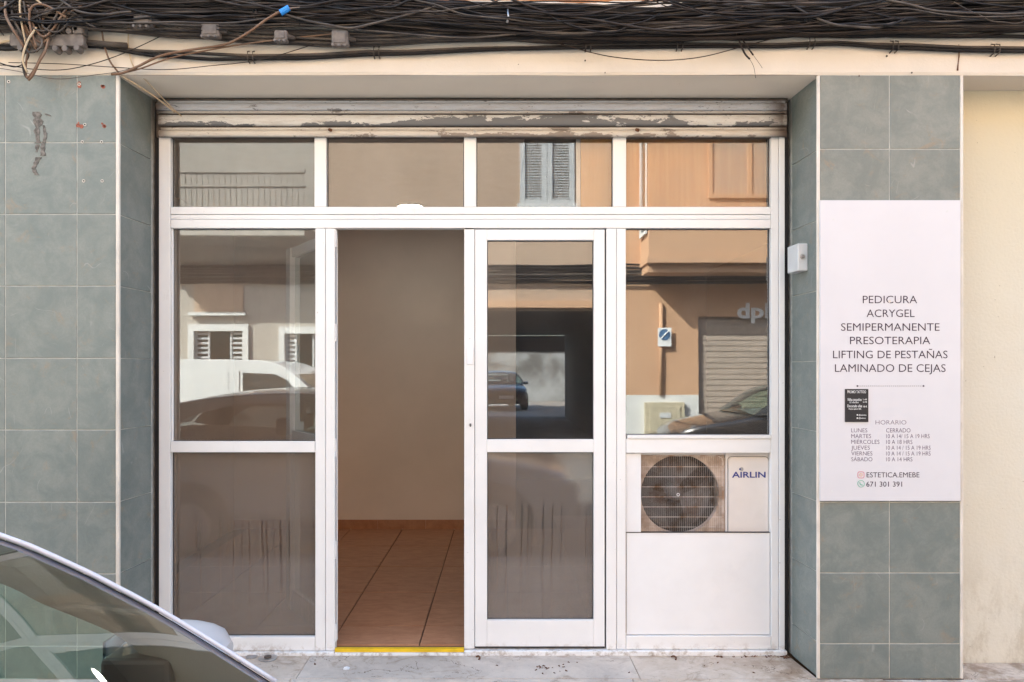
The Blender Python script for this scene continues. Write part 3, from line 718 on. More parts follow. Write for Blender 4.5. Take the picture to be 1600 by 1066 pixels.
# right lower panel and cover strip beside the outdoor unit
bar(979.5, 1204, 833, 993, 'white_panel', yF+.012, yF+.018, 'frame2', .001)
bar(979, 1002.5, 709, 832.6, 'cover_strip', yF+.016, yF+.022, 'frame2', .001)
bar(979.2, 1204.4, 832.6, 833.4, 'panel_edge', yF+.009, yF+.03, 'gasket', 0)
# black gap + guide rails of the shutter
for a, b in ((240.5, 247.6), (1226.5, 1233)):
    bar(a, b, 158, 1022, 'guide_rail', YR+.012, YR+.06, 'dark', 0)
B(RX(241), RX(1233), YR+.05, YR+.08, RZ(200), zS).build('head_board', 'dark', sf)

# ================================================================ ROLLER SHUTTER
sh = thing('roller_shutter', 'rolled-up metal shutter with peeling beige paint above the window', 'shutter', (RX(735), YR-.03, zs0))
def curved_slat(py0, py1, depth, mat, name, y=YR-.022, x0=248.5, x1=1225.5, n=9):
    z1, z0 = RZ(py0), RZ(py1); rows = []
    for i in range(n+1):
        a = math.pi*i/n; z = z0+(z1-z0)*(1-math.cos(a))/2; yy = y-depth*math.sin(a)**.6 if 0 < i < n else y+.004
        rows.append([(RX(x0)+(RX(x1)-RX(x0))*k/30, yy+.0008*mnoise.noise(Vector((k*.7, i*.3, py0))), z) for k in range(31)])
    return MB().grid(rows).build(name, mat, sh, smooth=True)
B(RX(246), RX(1228), YR-.012, YR+.03, RZ(215), RZ(156)).build('shutter_back', 'shut_dark', sh)
curved_slat(158.5, 163, .010, 'shut_top', 'top_channel', YR-.006)
curved_slat(164, 176, .014, 'shut_top', 'slat'); curved_slat(176.3, 179.6, .012, 'shut_low', 'slat_lip', YR-.016)
curved_slat(182.5, 199.3, .016, 'shut_mid', 'slat', x0=252); curved_slat(201, 205.3, .008, 'shut_low', 'slat_lip', YR-.014, x0=254)
curved_slat(206, 216, .014, 'shut_low', 'bottom_bar', YR-.018, x0=252)
for px in (519, 994):
    MB().tube([(RX(px)-.006, YR-.034, RZ(206)), (RX(px)+.004, YR-.045, RZ(208))], .008, 8).build('bolt', 'brass', sh)
MB().disc((RX(742), YR-.033, RZ(209)), .006, n=10, t=.004).build('bolt', 'steel', sh)
# dark ragged strip painting the shade of the gap over the shutter
mr = MB(); pts = [RX(246)+i*.02 for i in range(158)]
mr.grid([[(x, YR-.006, zS-.0035) for x in pts], [(x, YR-.0065, zS-.010-.006*max(0, mnoise.noise(Vector((x*5, 0, 0))))-.008*max(0, mnoise.noise(Vector((x*1.7, 3, 0)))-.2)) for x in pts]])
mr.build('top_gap', 'dark', sh)

# ================================================================ AIR CONDITIONER
ac = thing('air_conditioner', 'white outdoor unit with round rusty fan grille in the lower right opening', 'air conditioner', (RX(1100), YR+.05, RZ(846)))
ya = YR+.040; SA = 1190/(3.5+ya)
AX = lambda p: (p-785)/SA
AZ = lambda p: 1.42+(578-p)/SA
cx, cz, cr = AX(1063.5), AZ(773), 61.5/SA
# front sheet with a round hole
n = 48; ring = [(cx+cr*math.cos(2*math.pi*k/n), cz+cr*math.sin(2*math.pi*k/n)) for k in range(n)]
x0, x1, z0, z1 = AX(996), AX(1134), AZ(846), AZ(706)
def onrect(a):
    c, s_ = math.cos(a), math.sin(a); t = 1e9
    if c > 1e-9: t = min(t, (x1-cx)/c)
    if c < -1e-9: t = min(t, (x0-cx)/c)
    if s_ > 1e-9: t = min(t, (z1-cz)/s_)
    if s_ < -1e-9: t = min(t, (z0-cz)/s_)
    return (cx+c*t, cz+s_*t)
outer = [onrect(2*math.pi*k/n) for k in range(n)]
MB().add([(a, ya+.012, b) for a, b in ring]+[(a, ya+.012, b) for a, b in outer]+[(a, ya+.05, b) for a, b in ring],
         [(k, (k+1) % n, n+(k+1) % n, n+k) for k in range(n)]+[(k, 2*n+k, 2*n+(k+1) % n, (k+1) % n) for k in range(n)]).build('fan_surround', 'ac_back', ac)
B(AX(1134), AX(1212), ya, ya+.25, AZ(846), AZ(706)).build('casing', 'ac', ac, bevel=.006)
B(AX(996), AX(1134)-.001, ya+.2, ya+.25, AZ(846), AZ(706)).build('casing_back', 'fan_dark', ac)
B(AX(996), AX(1134), ya+.005, ya+.2, AZ(711), AZ(706)).build('casing_top', 'ac', ac)
def rrect(x0, x1, z0, z1, r, k=5):
    out = []
    for (qx, qz, a0) in ((x1-r, z1-r, 0), (x0+r, z1-r, 90), (x0+r, z0+r, 180), (x1-r, z0+r, 270)):
        for i in range(k+1): a = R(a0+90*i/k); out.append((qx+r*math.cos(a), qz+r*math.sin(a)))
    return out
MB().prism(rrect(AX(1138), AX(1200), AZ(850), AZ(714.5), .018), ya-.006, ya-.0005).build('panel', 'ac', ac, bevel=.002)
MB().tube([(a, ya-.001, b) for a, b in rrect(AX(1137), AX(1200.8), AZ(850), AZ(713.7), .018)], .0012, 5).build('panel_shadow_gap', 'fan', ac)
MB().tube([(AX(1003), ya+.004, AZ(712.5)), (AX(1121), ya+.004, AZ(712.5)), (AX(1128.5), ya+.004, AZ(716)), (AX(1130), ya+.004, AZ(722)), (AX(1130), ya+.004, AZ(850))], .0022, 6).build('grille_rim', 'ac_grille', ac)
gm = MB()
for k in range(41):
    px = 1003.2+k*3.12; gm.tube([(AX(px), ya+.004, AZ(850)), (AX(px), ya+.001, AZ(773)), (AX(px), ya+.004, AZ(713))], .0007, 4)
for k in range(40):
    pass
for k in range(8):
    py = 729.8+k*15.7; gm.tube([(AX(1003), ya+.0065, AZ(py)), (AX(1131), ya+.0065, AZ(py))], .0011, 4)
gm.build('fan_grille', 'ac_grille', ac)
MB().tube([(cx+(-4/SA)+.0065*math.cos(2*math.pi*k/16), ya-.002, cz+.0065*math.sin(2*math.pi*k/16)) for k in range(17)], .0018, 6).build('grille_badge', 'frame', ac)
# fan: hub and three broad blades
MB().lathe_y((cx-4/SA, ya+.09, cz), [(0, -.035), (.025, -.033), (.042, -.02), (.045, .03), (0, .03)], 24).build('fan_hub', 'fan', ac, smooth=True)
bm_ = MB()
for b0 in (205, 325, 85):
    rows = []
    for i in range(9):
        rr = .04+(cr*.93-.04)*i/8; sw = 22+26*(i/8)**.7
        rows.append([(cx-4/SA+rr*math.cos(R(b0+sw*(2*j/8-1)+10*i/8)), ya+.085+.035*(j/8-.5), cz+rr*math.sin(R(b0+sw*(2*j/8-1)+10*i/8))) for j in range(9)])
    MB().grid(rows).build('fan_blade', 'fan', ac, smooth=True)
text('logo_lettering', 'AIRLIN', AX(1143), AX(1195.5), AZ(746), AZ(737), ya-.0072, 'acblue', ac, bold=.02)
MB().disc((AX(1158), ya-.0062, AZ(733)), .010, n=16, t=.0008).build('logo_mark', 'steel', ac)
MB().disc((AX(1155.5), ya-.0072, AZ(733)), .005, n=12, t=.0005).build('logo_mark', 'acblue', ac)

# ================================================================ SIGN BOARD + FLYER + DOORBELL
sg = thing('price_board', 'white board with purple lettering listing beauty treatments and opening hours', 'sign', (FX(1391), -.012, FZ(783)))
ysg = -.0125
def SX(p): return (p-785)/(1190/(3.5+ysg))
def SZ(p): return 1.42+(578-p)/(1190/(3.5+ysg))
B(SX(1281.5), SX(1501), ysg, -.0005, SZ(783), SZ(313)).build('board', 'sign', sg, bevel=.0015)
yt = ysg-.0006
for a, b in ((1302.5, 343), (1480, 330), (1300, 768), (1484, 770)): MB().disc((SX(a), ysg, SZ(b)), .0045, n=10, t=.0015).build('board_screw', 'bell', sg)
for s_, a, b, c, d in (('PEDICURA', 1348, 1433, 462, 474), ('ACRYGEL', 1354, 1429, 483.5, 495.5), ('SEMIPERMANENTE', 1314, 1468, 505, 517), ('PRESOTERAPIA', 1328, 1453.5, 526, 538)):
    text('lettering', s_, SX(a), SX(b), SZ(d), SZ(c), yt, 'ink', sg, bold=-.002)
text('lettering', 'LIFTING DE PESTAÑAS', SX(1301.5), SX(1480.5), SZ(560), SZ(547.8), yt, 'ink', sg, bold=-.002)
text('lettering', 'LAMINADO DE CEJAS', SX(1304.5), SX(1477.5), SZ(581.3), SZ(569), yt, 'ink', sg, bold=-.002)
dl = MB()
for k in range(34): dl.box(SX(1341+k*3), SX(1341+k*3+1.7), yt-.0004, yt, SZ(603.6), SZ(603.0))
dl.disc((SX(1339.5), yt, SZ(603.3)), .004, n=10, t=.0005); dl.disc((SX(1443), yt, SZ(603.3)), .004, n=10, t=.0005)
dl.build('dotted_rule', 'ink', sg)
text('lettering', 'HORARIO', SX(1368), SX(1416), SZ(663.5), SZ(656.5), yt, 'ink2', sg, bold=-.018)
for k, (a, b, xa_, xb_, xc_) in enumerate((('LUNES', 'CERRADO', 1330, 1355, 1422.5), ('MARTES', '10 A 14/ 15 A 19 HRS', 1330, 1361, 1452.5), ('MIÉRCOLES', '10 A 18 HRS', 1330, 1374, 1425.5),
                              ('JUEVES', '10 A 14 / 15 A 19 HRS', 1330, 1359, 1454), ('VIERNES', '10 A 14 / 15 A 19 HRS', 1330, 1363, 1454), ('SÁBADO', '10 A 14 HRS', 1330, 1363, 1425.5))):
    y0 = 669.2+k*9.05; ex = 0
    text('lettering', a, SX(xa_), SX(xb_), SZ(y0+6.4), SZ(y0-ex), yt, 'ink2', sg, bold=-.008)
    text('lettering', b, SX(1384.5), SX(xc_), SZ(y0+6.6), SZ(y0), yt, 'ink2', sg, bold=-.008)
text('lettering', 'ESTETICA.EMEBE', SX(1354), SX(1436.5), SZ(746), SZ(738), yt, 'ink', sg, bold=0.0)
text('lettering', '671 301 391', SX(1353.5), SX(1409.5), SZ(760.5), SZ(752.5), yt, 'ink', sg, bold=.004)
def loopt(pts, r, nm, mt): return MB().tube([(a, yt, b) for a, b in pts]+[(pts[0][0], yt, pts[0][1])], r, 5).build(nm, mt, sg)
loopt(rrect(SX(1340.3), SX(1350), SZ(747), SZ(737.3), .008), .0012, 'camera_icon', 'insta')
q = (SX(1345.1), SZ(742.2)); loopt([(q[0]+.006*math.cos(R(30*k)), q[1]+.006*math.sin(R(30*k))) for k in range(12)], .0011, 'camera_icon_lens', 'insta2')
MB().disc((SX(1348), yt, SZ(739.5)), .0014, n=8, t=.0004).build('camera_icon_dot', 'insta', sg)
q = (SX(1345.3), SZ(756)); loopt([(q[0]+.0155*math.cos(R(20*k)), q[1]+.0155*math.sin(R(20*k))) for k in range(18) if k not in (11,)]+[], .0012, 'phone_icon', 'whats')
MB().tube(smooth_path([(q[0]-.006, yt, q[1]+.006), (q[0]-.004, yt, q[1]-.001), (q[0]+.001, yt, q[1]-.005), (q[0]+.007, yt, q[1]-.006)], 4), .0018, 5).build('phone_icon_handset', 'whats', sg)
MB().disc((SX(1390), yt+.0002, SZ(471)), .007, n=9, t=.0003).build('paint_fleck', 'trim', sg)
fy_ = ysg-.0035
fl_ = thing('flyer', 'small black promotional flyer stuck on the white board above the timetable', 'flyer', (SX(1338), fy_, SZ(659)))
B(SX(1320), SX(1356.3), fy_, ysg-.0008, SZ(659.5), SZ(608)).build('card', 'blackcard', fl_)
fyt = fy_-.0006
for s_, a, b, c, d in (('PROMO TATTOO', 1323.5, 1352.5, 610.2, 614.5), ('Niñas pequeños', 1324, 1345.5, 622, 626.6), ('15 min/lint', 1327, 1341, 627.6, 630), ('Decorado uñas', 1323.5, 1346.5, 632.2, 636.4), ('Promo tattoo 30%', 1325.5, 1345, 637.8, 640.2), ('2 x 40€', 1347.5, 1354, 623, 625.4), ('4 x 70€', 1347.5, 1354, 627, 629.4), ('80 €', 1348.5, 1354, 634, 636.6), ('@estetica', 1341, 1353, 647.3, 649.6), ('@tattoo', 1341, 1352, 652.2, 654.4)):
    text('lettering', s_, SX(a), SX(b), SZ(d), SZ(c), fyt, 'whiteink', fl_, bold=.01)
for py in (648.4, 653.4): MB().disc((SX(1339), fyt+.0003, SZ(py)), .0035, n=8, t=.0004).build('round_icon', 'whiteink', fl_)
# doorbell on the right return
db = thing('doorbell', 'white wall box with a round steel button on the right tiled return', 'doorbell', (1.50, .12, 1.9))
d_ = Vector((xrb-xr0, .273, 0)).normalized(); nrm = Vector((-d_.y, d_.x, 0))
def rp(t, h, z): return Vector((xr0+.012, .013, 0))+d_*t+nrm*(h)+Vector((0, 0, z))
def side_box(t0, t1, h0, h1, z0, z1):
    return MB().add([rp(t0, h0, z0), rp(t1, h0, z0), rp(t1, h1, z0), rp(t0, h1, z0), rp(t0, h0, z1), rp(t1, h0, z1), rp(t1, h1, z1), rp(t0, h1, z1)],
                    [(0, 3, 2, 1), (4, 5, 6, 7), (0, 1, 5, 4), (1, 2, 6, 5), (2, 3, 7, 6), (3, 0, 4, 7)])
side_box(.10, .215, .003, .052, 1.89, 2.02).build('bell_box', 'bell', db, bevel=.004)
c0 = rp(.10, .031, 1.957)
MB().disc((c0.x, c0.y-.0005, c0.z), .012, 'y', 18, .004).build('button_ring', 'steel', db)
MB().disc((c0.x, c0.y-.005, c0.z), .007, 'y', 14, .004, r2=.005).build('button', 'lens', db)

# ================================================================ CABLES
rnd = random.Random(21)
def wavy(py_pts, y, amp=.006, f=1.0, x0=-900, x1=2600, step=22, seed=0):
    """py_pts: list of (px, py) control points on the front plane."""
    out = []; px = x0
    while px <= x1:
        P = py_pts
        if px <= P[0][0]: py = P[0][1]
        elif px >= P[-1][0]: py = P[-1][1]
        else:
            for i in range(len(P)-1):
                if P[i][0] <= px <= P[i+1][0]:
                    t = (px-P[i][0])/(P[i+1][0]-P[i][0]); t = t*t*(3-2*t); py = P[i][1]+(P[i+1][1]-P[i][1])*t; break
        x = FX(px)
        nz = mnoise.noise(Vector((x*1.6*f, seed*3.7, 0)))*amp*1.6+mnoise.noise(Vector((x*4.5*f, seed*3.7, 5)))*amp*.45
        ny = mnoise.noise(Vector((x*1.9, seed*2.1, 9)))*.012
        out.append((x, y+ny, FZ(py)+nz)); px += step
    return out
def bundle(name, label, specs):
    t = thing(name, label, 'cable bundle', (0, -.02, 3.0))
    for (pts, y, r, mt, amp, sd) in specs:
        MB().tube(wavy(pts, y, amp, 1, seed=sd), r, 7).build('cable', mt, t, smooth=True)
    return t
sp = []
for k in range(66):       # the long black mass
    z = rnd.random()
    top = [(-140, -30), (250, -28), (450, 0), (800, 22), (1000, 26), (1200, -12), (1740, -35)]
    bot = [(-140, 38), (250, 42), (450, 46), (650, 66), (800, 72), (1200, 64), (1740, 54)]
    pts = [(a[0], a[1]+(b[1]-a[1])*min(1, max(0, z+rnd.uniform(-.16, .16)))) for a, b in zip(top, [(p[0], p[1]) for p in ((-140, 38), (250, 42), (450, 46), (800, 70), (1000, 70), (1200, 64), (1740, 54))])]
    r = rnd.choice([.004, .005, .006, .007, .009, .012])
    sp.append((pts, -.028-rnd.random()*.055, r, rnd.choice(['cb0', 'cb0', 'cb1', 'cb1', 'cb0', 'cb2']), rnd.uniform(.004, .012)+(.014 if k % 4 == 0 else 0), k+.37))
bundle('cable_bundle', 'dense sagging mass of black cables running along the top of the facade', sp)
sp = []
for k in range(24):       # thinner cables that cross the bundle
    a, b = rnd.uniform(0, 60), rnd.uniform(5, 66); mid = rnd.uniform(20, 78)
    xx = sorted([rnd.uniform(100, 600), rnd.uniform(700, 1400)])
    sp.append(([(-140, a), (xx[0], rnd.uniform(5, 62)), (xx[1], min(mid, 68)), (rnd.uniform(1450, 1700), rnd.uniform(0, 60)), (1740, b-15)], -.085-rnd.random()*.03, rnd.choice([.0025, .003, .004]), rnd.choice(['cb0', 'cb1', 'cb0', 'cb2']), .02, 100+k))
crossing = bundle('cable_bundle', 'thin dark cables criss-crossing in front of the black cable mass', sp)
for k in range(34):       # slack spans that droop and loop between the ties
    a = rnd.uniform(-100, 1500); L = rnd.uniform(120, 420); ya_, yb_ = rnd.uniform(0, 50), rnd.uniform(0, 55); dr_ = rnd.uniform(8, 34)
    P_ = [(a+L*q/8, -.10-.02*math.sin(math.pi*q/8)-rnd.random()*.012, min(92 if a < 500 else 76, ya_+(yb_-ya_)*q/8+dr_*math.sin(math.pi*q/8)+rnd.uniform(-3, 3))) for q in range(9)]
    MB().tube(smooth_path([(FX(x), y, FZ(z)) for x, y, z in P_], 4), rnd.choice([.0022, .003, .004, .0055]), 6).build('cable', rnd.choice(['cb0', 'cb0', 'cb1', 'cb2', 'cb2']), crossing, smooth=True)
sp = []
for k in range(8):        # brown-grey band with connectors, left
    d = k*3.3
    sp.append(([(-140, 34+d), (150, 30+d), (300, 40+d), (420, 52+d*.9), (560, 58+d*.8), (900, 50+d*.7), (1740, 30+d*.6)], -.03-rnd.random()*.03, rnd.choice([.006, .007, .009]), 'cb2', .006, 200+k))
bundle('cable_bundle', 'dusty grey cables with square connectors, sloping down from the left', sp)
# lower clipped pair
sp = [([(-140, 72), (150, 75), (250, 84), (400, 90), (480, 90), (600, 84), (800, 78), (1000, 72), (1200, 73), (1300, 69), (1390, 73), (1520, 78), (1740, 80)], -.022, .0075, 'cb2', .0025, 300),
      ([(-140, 72), (150, 77), (250, 90), (340, 96), (460, 94), (600, 88), (800, 80), (1000, 77), (1200, 77), (1300, 73), (1400, 79), (1520, 83), (1740, 85)], -.024, .008, 'cb0', .0025, 301)]
lo = bundle('cable_bundle', 'lowest pair of grey cables clipped to the cream beam', sp)
sp = [([(1100, 50), (1230, 48), (1350, 55), (1500, 52), (1740, 48)], -.03, .011, 'cb2', .004, 302), ([(1100, 62), (1250, 56), (1400, 62), (1520, 60), (1740, 66)], -.03, .009, 'cb0', .004, 303), ([(1050, 40), (1250, 36), (1450, 30), (1740, 28)], -.06, .014, 'cb0', .004, 304)]
t3 = thing('cable_bundle', 'three thick grey cables at the right end of the beam', 'cable bundle', (1.5, -.03, 2.96))
for (pts, y, r, mt, amp, sd) in sp: MB().tube(wavy(pts, y, amp, 1, x0=1040 if sd != 304 else 1000, seed=sd), r, 8).build('cable', mt, t3, smooth=True)
for px, py in ((395, 92), (590, 85), (918, 74), (1060, 73), (1264, 70), (1393, 76), (1550, 81)):
    c = MB()
    for dx in (-4, 4): c.tube([(FX(px+dx), -.012, FZ(py-10)), (FX(px+dx), -.037, FZ(py-6)), (FX(px+dx), -.040, FZ(py)), (FX(px+dx), -.037, FZ(py+6)), (FX(px+dx), -.005, FZ(py+8))], .0028, 6)
    c.build('clip', 'cb2', lo, smooth=True)
def loose(name, label, pts, r, mt, cat='cable', taper=None):
    P = smooth_path([(FX(a), y, FZ(b)) for a, y, b in pts], 7)
    o = MB().tube(P, r, 7).build(name, mt, smooth=True); return tag(o, label, cat)
loose('sagging_cable', 'single dark cable sagging in an arc below the bundle, right of centre', [(800, -.05, 55), (885, -.05, 79), (950, -.055, 96), (1025, -.055, 102), (1090, -.055, 97), (1155, -.05, 80), (1200, -.05, 68)], .0022, 'cb1')
te = thing('cut_cable_ends', 'two frayed cable ends hanging from the bundle right of the sagging arc', 'cable', (FX(1150), -.06, FZ(70)))
for pts, r in (([(1145, -.06, 60), (1150, -.06, 76), (1157, -.06, 92), (1165, -.06, 101)], .0042), ([(1148, -.062, 62), (1158, -.062, 78), (1170, -.062, 95)], .0036), ([(1165, -.06, 101), (1171, -.06, 113), (1174, -.06, 130)], .0009), ([(1170, -.062, 95), (1178, -.062, 106), (1184, -.062, 115)], .0008), ([(1140, -.06, 30), (1148, -.065, 50), (1150, -.06, 76)], .002), ([(1165, -.06, 12), (1153, -.065, 40), (1146, -.06, 62)], .002)):
    MB().tube(smooth_path([(FX(a), y, FZ(b)) for a, y, b in pts], 5), r, 6).build('cable', 'cb1', te, smooth=True)
th = thing('brown_cable', 'thick brown cable curving up across the beam, blue tape at its top', 'cable', (FX(190), -.05, FZ(120)))
MB().tube(smooth_path([(FX(a), y, FZ(b)) for a, y, b in [(178, -.02, 119), (200, -.04, 119), (225, -.05, 110), (260, -.055, 95), (310, -.06, 86), (360, -.065, 79), (400, -.11, 68), (430, -.125, 50), (456, -.13, 37), (480, -.125, 33)]], 7), .0058, 8).build('cable', 'cb3', th, smooth=True)
MB().tube(smooth_path([(FX(a), y, FZ(b)) for a, y, b in [(185, -.03, 121), (225, -.04, 113), (270, -.05, 99), (320, -.05, 88), (400, -.06, 76), (540, -.07, 62)]], 7), .0035, 7).build('cable', 'cb3', th, smooth=True)
MB().tube([(FX(451), -.13, FZ(41)), (FX(464), -.128, FZ(33))], .0135, 10).build('tape', 'blue_tape', th)
tag(MB().tube([(FX(502), -.125, FZ(4)), (FX(515), -.125, FZ(6))], .007, 8).build('tape_band', 'blue_tape'), 'small blue tape wrapped on a black cable under the terracotta band', 'tape')
loose('thin_wire', 'thin black wire running just above the left tiled wall top', [(-120, -.03, 118), (0, -.03, 106), (60, -.035, 113), (120, -.035, 112), (200, -.035, 88), (300, -.04, 40), (340, -.045, 10)], .0020, 'cb0')
loose('thin_wire', 'long thin black wire looping under the brown cable on the beam', [(20, -.03, 102), (100, -.03, 104), (180, -.03, 109), (260, -.03, 113), (330, -.035, 108), (420, -.04, 97), (540, -.05, 62)], .0018, 'cb1')
loose('thin_wire', 'thin grey wire drooping over the tiles below the tangle', [(-100, -.02, 96), (20, -.02, 112), (90, -.02, 126), (150, -.02, 120), (195, -.03, 115), (240, -.03, 100)], .0013, 'cb2')
loose('flat_brown_cable', 'flat brown cable dropping to the top of the left pillar corner', [(163, -.03, 35), (168, -.035, 70), (176, -.03, 98), (190, -.02, 118)], .0042, 'cb3')
loose('cream_cord', 'pale painted cord going down to the left end of the shutter', [(206, -.03, 40), (204, -.02, 75), (210, -.01, 105), (222, .06, 122), (236, .20, 142), (247, .27, 153)], .0028, 'cb4')
loose('cream_cord', 'second pale cord lying on the soffit corner of the left pillar', [(190, -.006, 119), (206, .05, 127), (224, .14, 137), (238, .24, 148)], .004, 'cb4')
loose('curled_wire', 'small black wire loop hanging left of the tangle', [(53, -.04, 85), (54, -.045, 96), (46, -.045, 106), (30, -.04, 110), (5, -.04, 103)], .0026, 'cb0')
loose('pale_cable', 'pale cream cable entering from the left edge at the connector', [(-80, -.04, 88), (0, -.045, 76), (22, -.05, 72), (50, -.055, 72)], .0052, 'cb4')
loose('black_cable', 'thick black cable end at the far left below the pale cable', [(-80, -.04, 90), (0, -.045, 83), (20, -.045, 83), (36, -.045, 82)], .010, 'cb0')
loose('conduit', 'ribbed brown conduit bending down at the far left', [(44, -.07, -20), (34, -.075, 5), (20, -.075, 20), (10, -.07, 34), (2, -.065, 52)], .014, 'cb3')
# tangle of brown loops
tg = thing('cable_tangle', 'tangle of brown and cream cable loops hanging over the left tiled wall', 'cable tangle', (FX(75), -.08, FZ(70)))
for pts, r, mt in (([(34, 22), (38, 45), (50, 68), (62, 90)], .0058, 'cb3'), ([(40, 20), (44, 42), (54, 64), (66, 88)], .0058, 'cb2'), ([(46, 20), (50, 40), (60, 62), (74, 92)], .0055, 'cb3'), ([(30, 24), (34, 46), (44, 66), (58, 86)], .005, 'cb2'),
                   ([(62, 84), (57, 45), (58, 20), (68, 12), (80, 18), (92, 28)], .0042, 'cb4'), ([(80, 90), (73, 60), (74, 38), (84, 28), (100, 30), (125, 45)], .005, 'cb3'),
                   ([(88, 85), (86, 55), (92, 34), (102, 30), (112, 34), (120, 44), (127, 56)], .005, 'cb3'), ([(66, 66), (61, 90), (58, 110), (60, 130), (64, 136)], .0046, 'cb2'),
                   ([(65, 78), (61, 100), (60, 122), (64, 134), (74, 122), (84, 100), (92, 84), (95, 66)], .0046, 'cb3'), ([(96, 66), (92, 95), (84, 112), (74, 130), (64, 137)], .0052, 'cb3'),
                   ([(80, 60), (70, 84), (63, 110), (66, 128)], .0045, 'cb4'), ([(98, 62), (102, 55), (115, 52), (124, 58)], .004, 'cb2'), ([(60, 88), (70, 98), (82, 96), (88, 88), (86, 70)], .0045, 'cb2'),
                   ([(52, 15), (70, 22), (100, 26), (160, 25), (240, 40)], .004, 'cb2'), ([(8, 58), (14, 72)], .0022, 'cb0'), ([(13, 42), (20, 56), (27, 70)], .0022, 'cb0'), ([(23, 38), (34, 56)], .0022, 'cb0')):
    yb = -.075-rnd.random()*.04
    MB().tube(smooth_path([(FX(a), yb-.02*math.sin(math.pi*i/max(1, len(pts)-1)), FZ(b)) for i, (a, b) in enumerate(pts)], 7), r, 8).build('cable', mt, tg, smooth=True)
cc = thing('cable_connector', 'long grey terminal connector between the tangle and two thick cables', 'connector', (FX(90), -.06, FZ(72)))
MB().prism(rrect(FX(33), FX(146), FZ(84), FZ(66), .012), -.085, -.045).build('connector_body', 'box', cc, bevel=.004)
for px, py in ((50, 87), (103, 88), (118, 88), (136, 87), (100, 62), (112, 58), (124, 62), (134, 58), (60, 66), (44, 64)):
    MB().disc((FX(px), -.05, FZ(py)), .016, n=10, t=.04, r2=.013).build('clamp_screw', 'box', cc, bevel=.002)
B(FX(130), FX(146), -.09, -.04, FZ(66), FZ(52)).build('connector_head', 'box', cc, bevel=.006)
MB().tube([(FX(146), -.05, FZ(74)), (FX(180), -.045, FZ(76)), (FX(205), -.04, FZ(77))], .0125, 10).build('sleeve', 'cb2', cc, smooth=True)
for q in range(11):
    x0_, y0_ = rnd.uniform(40, 90), rnd.uniform(18, 40); dx_ = rnd.uniform(15, 60)
    P_ = [(x0_, y0_), (x0_+dx_*.2, y0_+rnd.uniform(20, 45)), (x0_+dx_*.6, y0_+rnd.uniform(30, 62)), (x0_+dx_, y0_+rnd.uniform(5, 40)), (x0_+dx_*1.6, y0_+rnd.uniform(-5, 25))]
    yb = -.07-rnd.random()*.05
    MB().tube(smooth_path([(FX(a), yb, FZ(b)) for a, b in P_], 7), rnd.uniform(.003, .0052), 7).build('cable', rnd.choice(['cb2', 'cb3', 'cb0', 'cb1']), tg, smooth=True)
for (px, py, w, h, lab) in ((238, 46, 28, 22, 'square dusty junction box nearest the cable tangle'), (341, 61, 28, 22, 'square dusty junction box between tangle and blue tape'), (448, 70, 20, 17, 'smallest junction box, just below the blue tape'), (538, 73, 26, 25, 'dark square junction box right of the blue tape')):
    jb = thing('junction_box', lab, 'junction box', (FX(px), -.07, FZ(py+h/2)), 'square junction boxes on the dusty cables')
    B(FX(px-w/2), FX(px+w/2), -.10, -.06, FZ(py+h/2), FZ(py-h/2)).build('box_body', 'box', jb, bevel=.008)
    for dx in (-.45, 0, .42): MB().disc((FX(px+dx*w*.8), -.104+.004, FZ(py+h*.5+1.5)), .006, n=8, t=.02).build('box_screw', 'box', jb)
    MB().tube([(FX(px+w/2-1), -.08, FZ(py)), (FX(px+w/2+10), -.075, FZ(py+1))], [.014, .009], 8).build('gland', 'cb2', jb)
    B(FX(px-w/2+3), FX(px+w/2-4), -.1035, -.0995, FZ(py+h/2-4), FZ(py-h/2+4)).build('box_lid', 'box', jb, bevel=.001)
for (px, py, lab) in ((208, 32, 'black cable tie left of the first dusty junction box'), (407, 38, 'black tie knot left of the blue tape'), (478, 49, 'black tie knot right of the blue tape'), (1250, 48, 'black tie on the thick cables above the pillar edge'), (1458, 44, 'wide dark clamp on the right-hand thick cables')):
    k = MB()
    for q in range(4): k.tube(smooth_path([(FX(px+rnd.uniform(-7, 7)), -.105, FZ(py+rnd.uniform(-7, 7))) for _ in range(4)], 4), .0035, 6)
    tag(k.build('cable_tie', 'cb0', smooth=True), lab, 'cable tie')
hk = MB().tube([(FX(793), -.12, FZ(33)), (FX(794), -.12, FZ(44)), (FX(792), -.12, FZ(54))], [.004, .004, .006], 8).build('wall_hook', 'steel', smooth=True); tag(hk, 'small pale metal hook hanging on the black cables at centre', 'hook')
# dark crack and dots in the beam at right
MB().tube([(FX(1497), -.006, FZ(70)), (FX(1497.5), -.006, FZ(88)), (FX(1496), -.006, FZ(100)), (FX(1495), -.006, FZ(111))], [.001, .003, .002, .004], 5).build('rust_streak', 'brass', lb)
for px, py, rr in ((1384, 89, .005), (1423, 115, .004), (1341, 120, .004), (810, 102, .002), (914, 96, .004), (945, 115, .003)): MB().disc((FX(px), -.008, FZ(py)), rr, n=8, t=.002).build('nail_hole', 'shut_dark', lb)

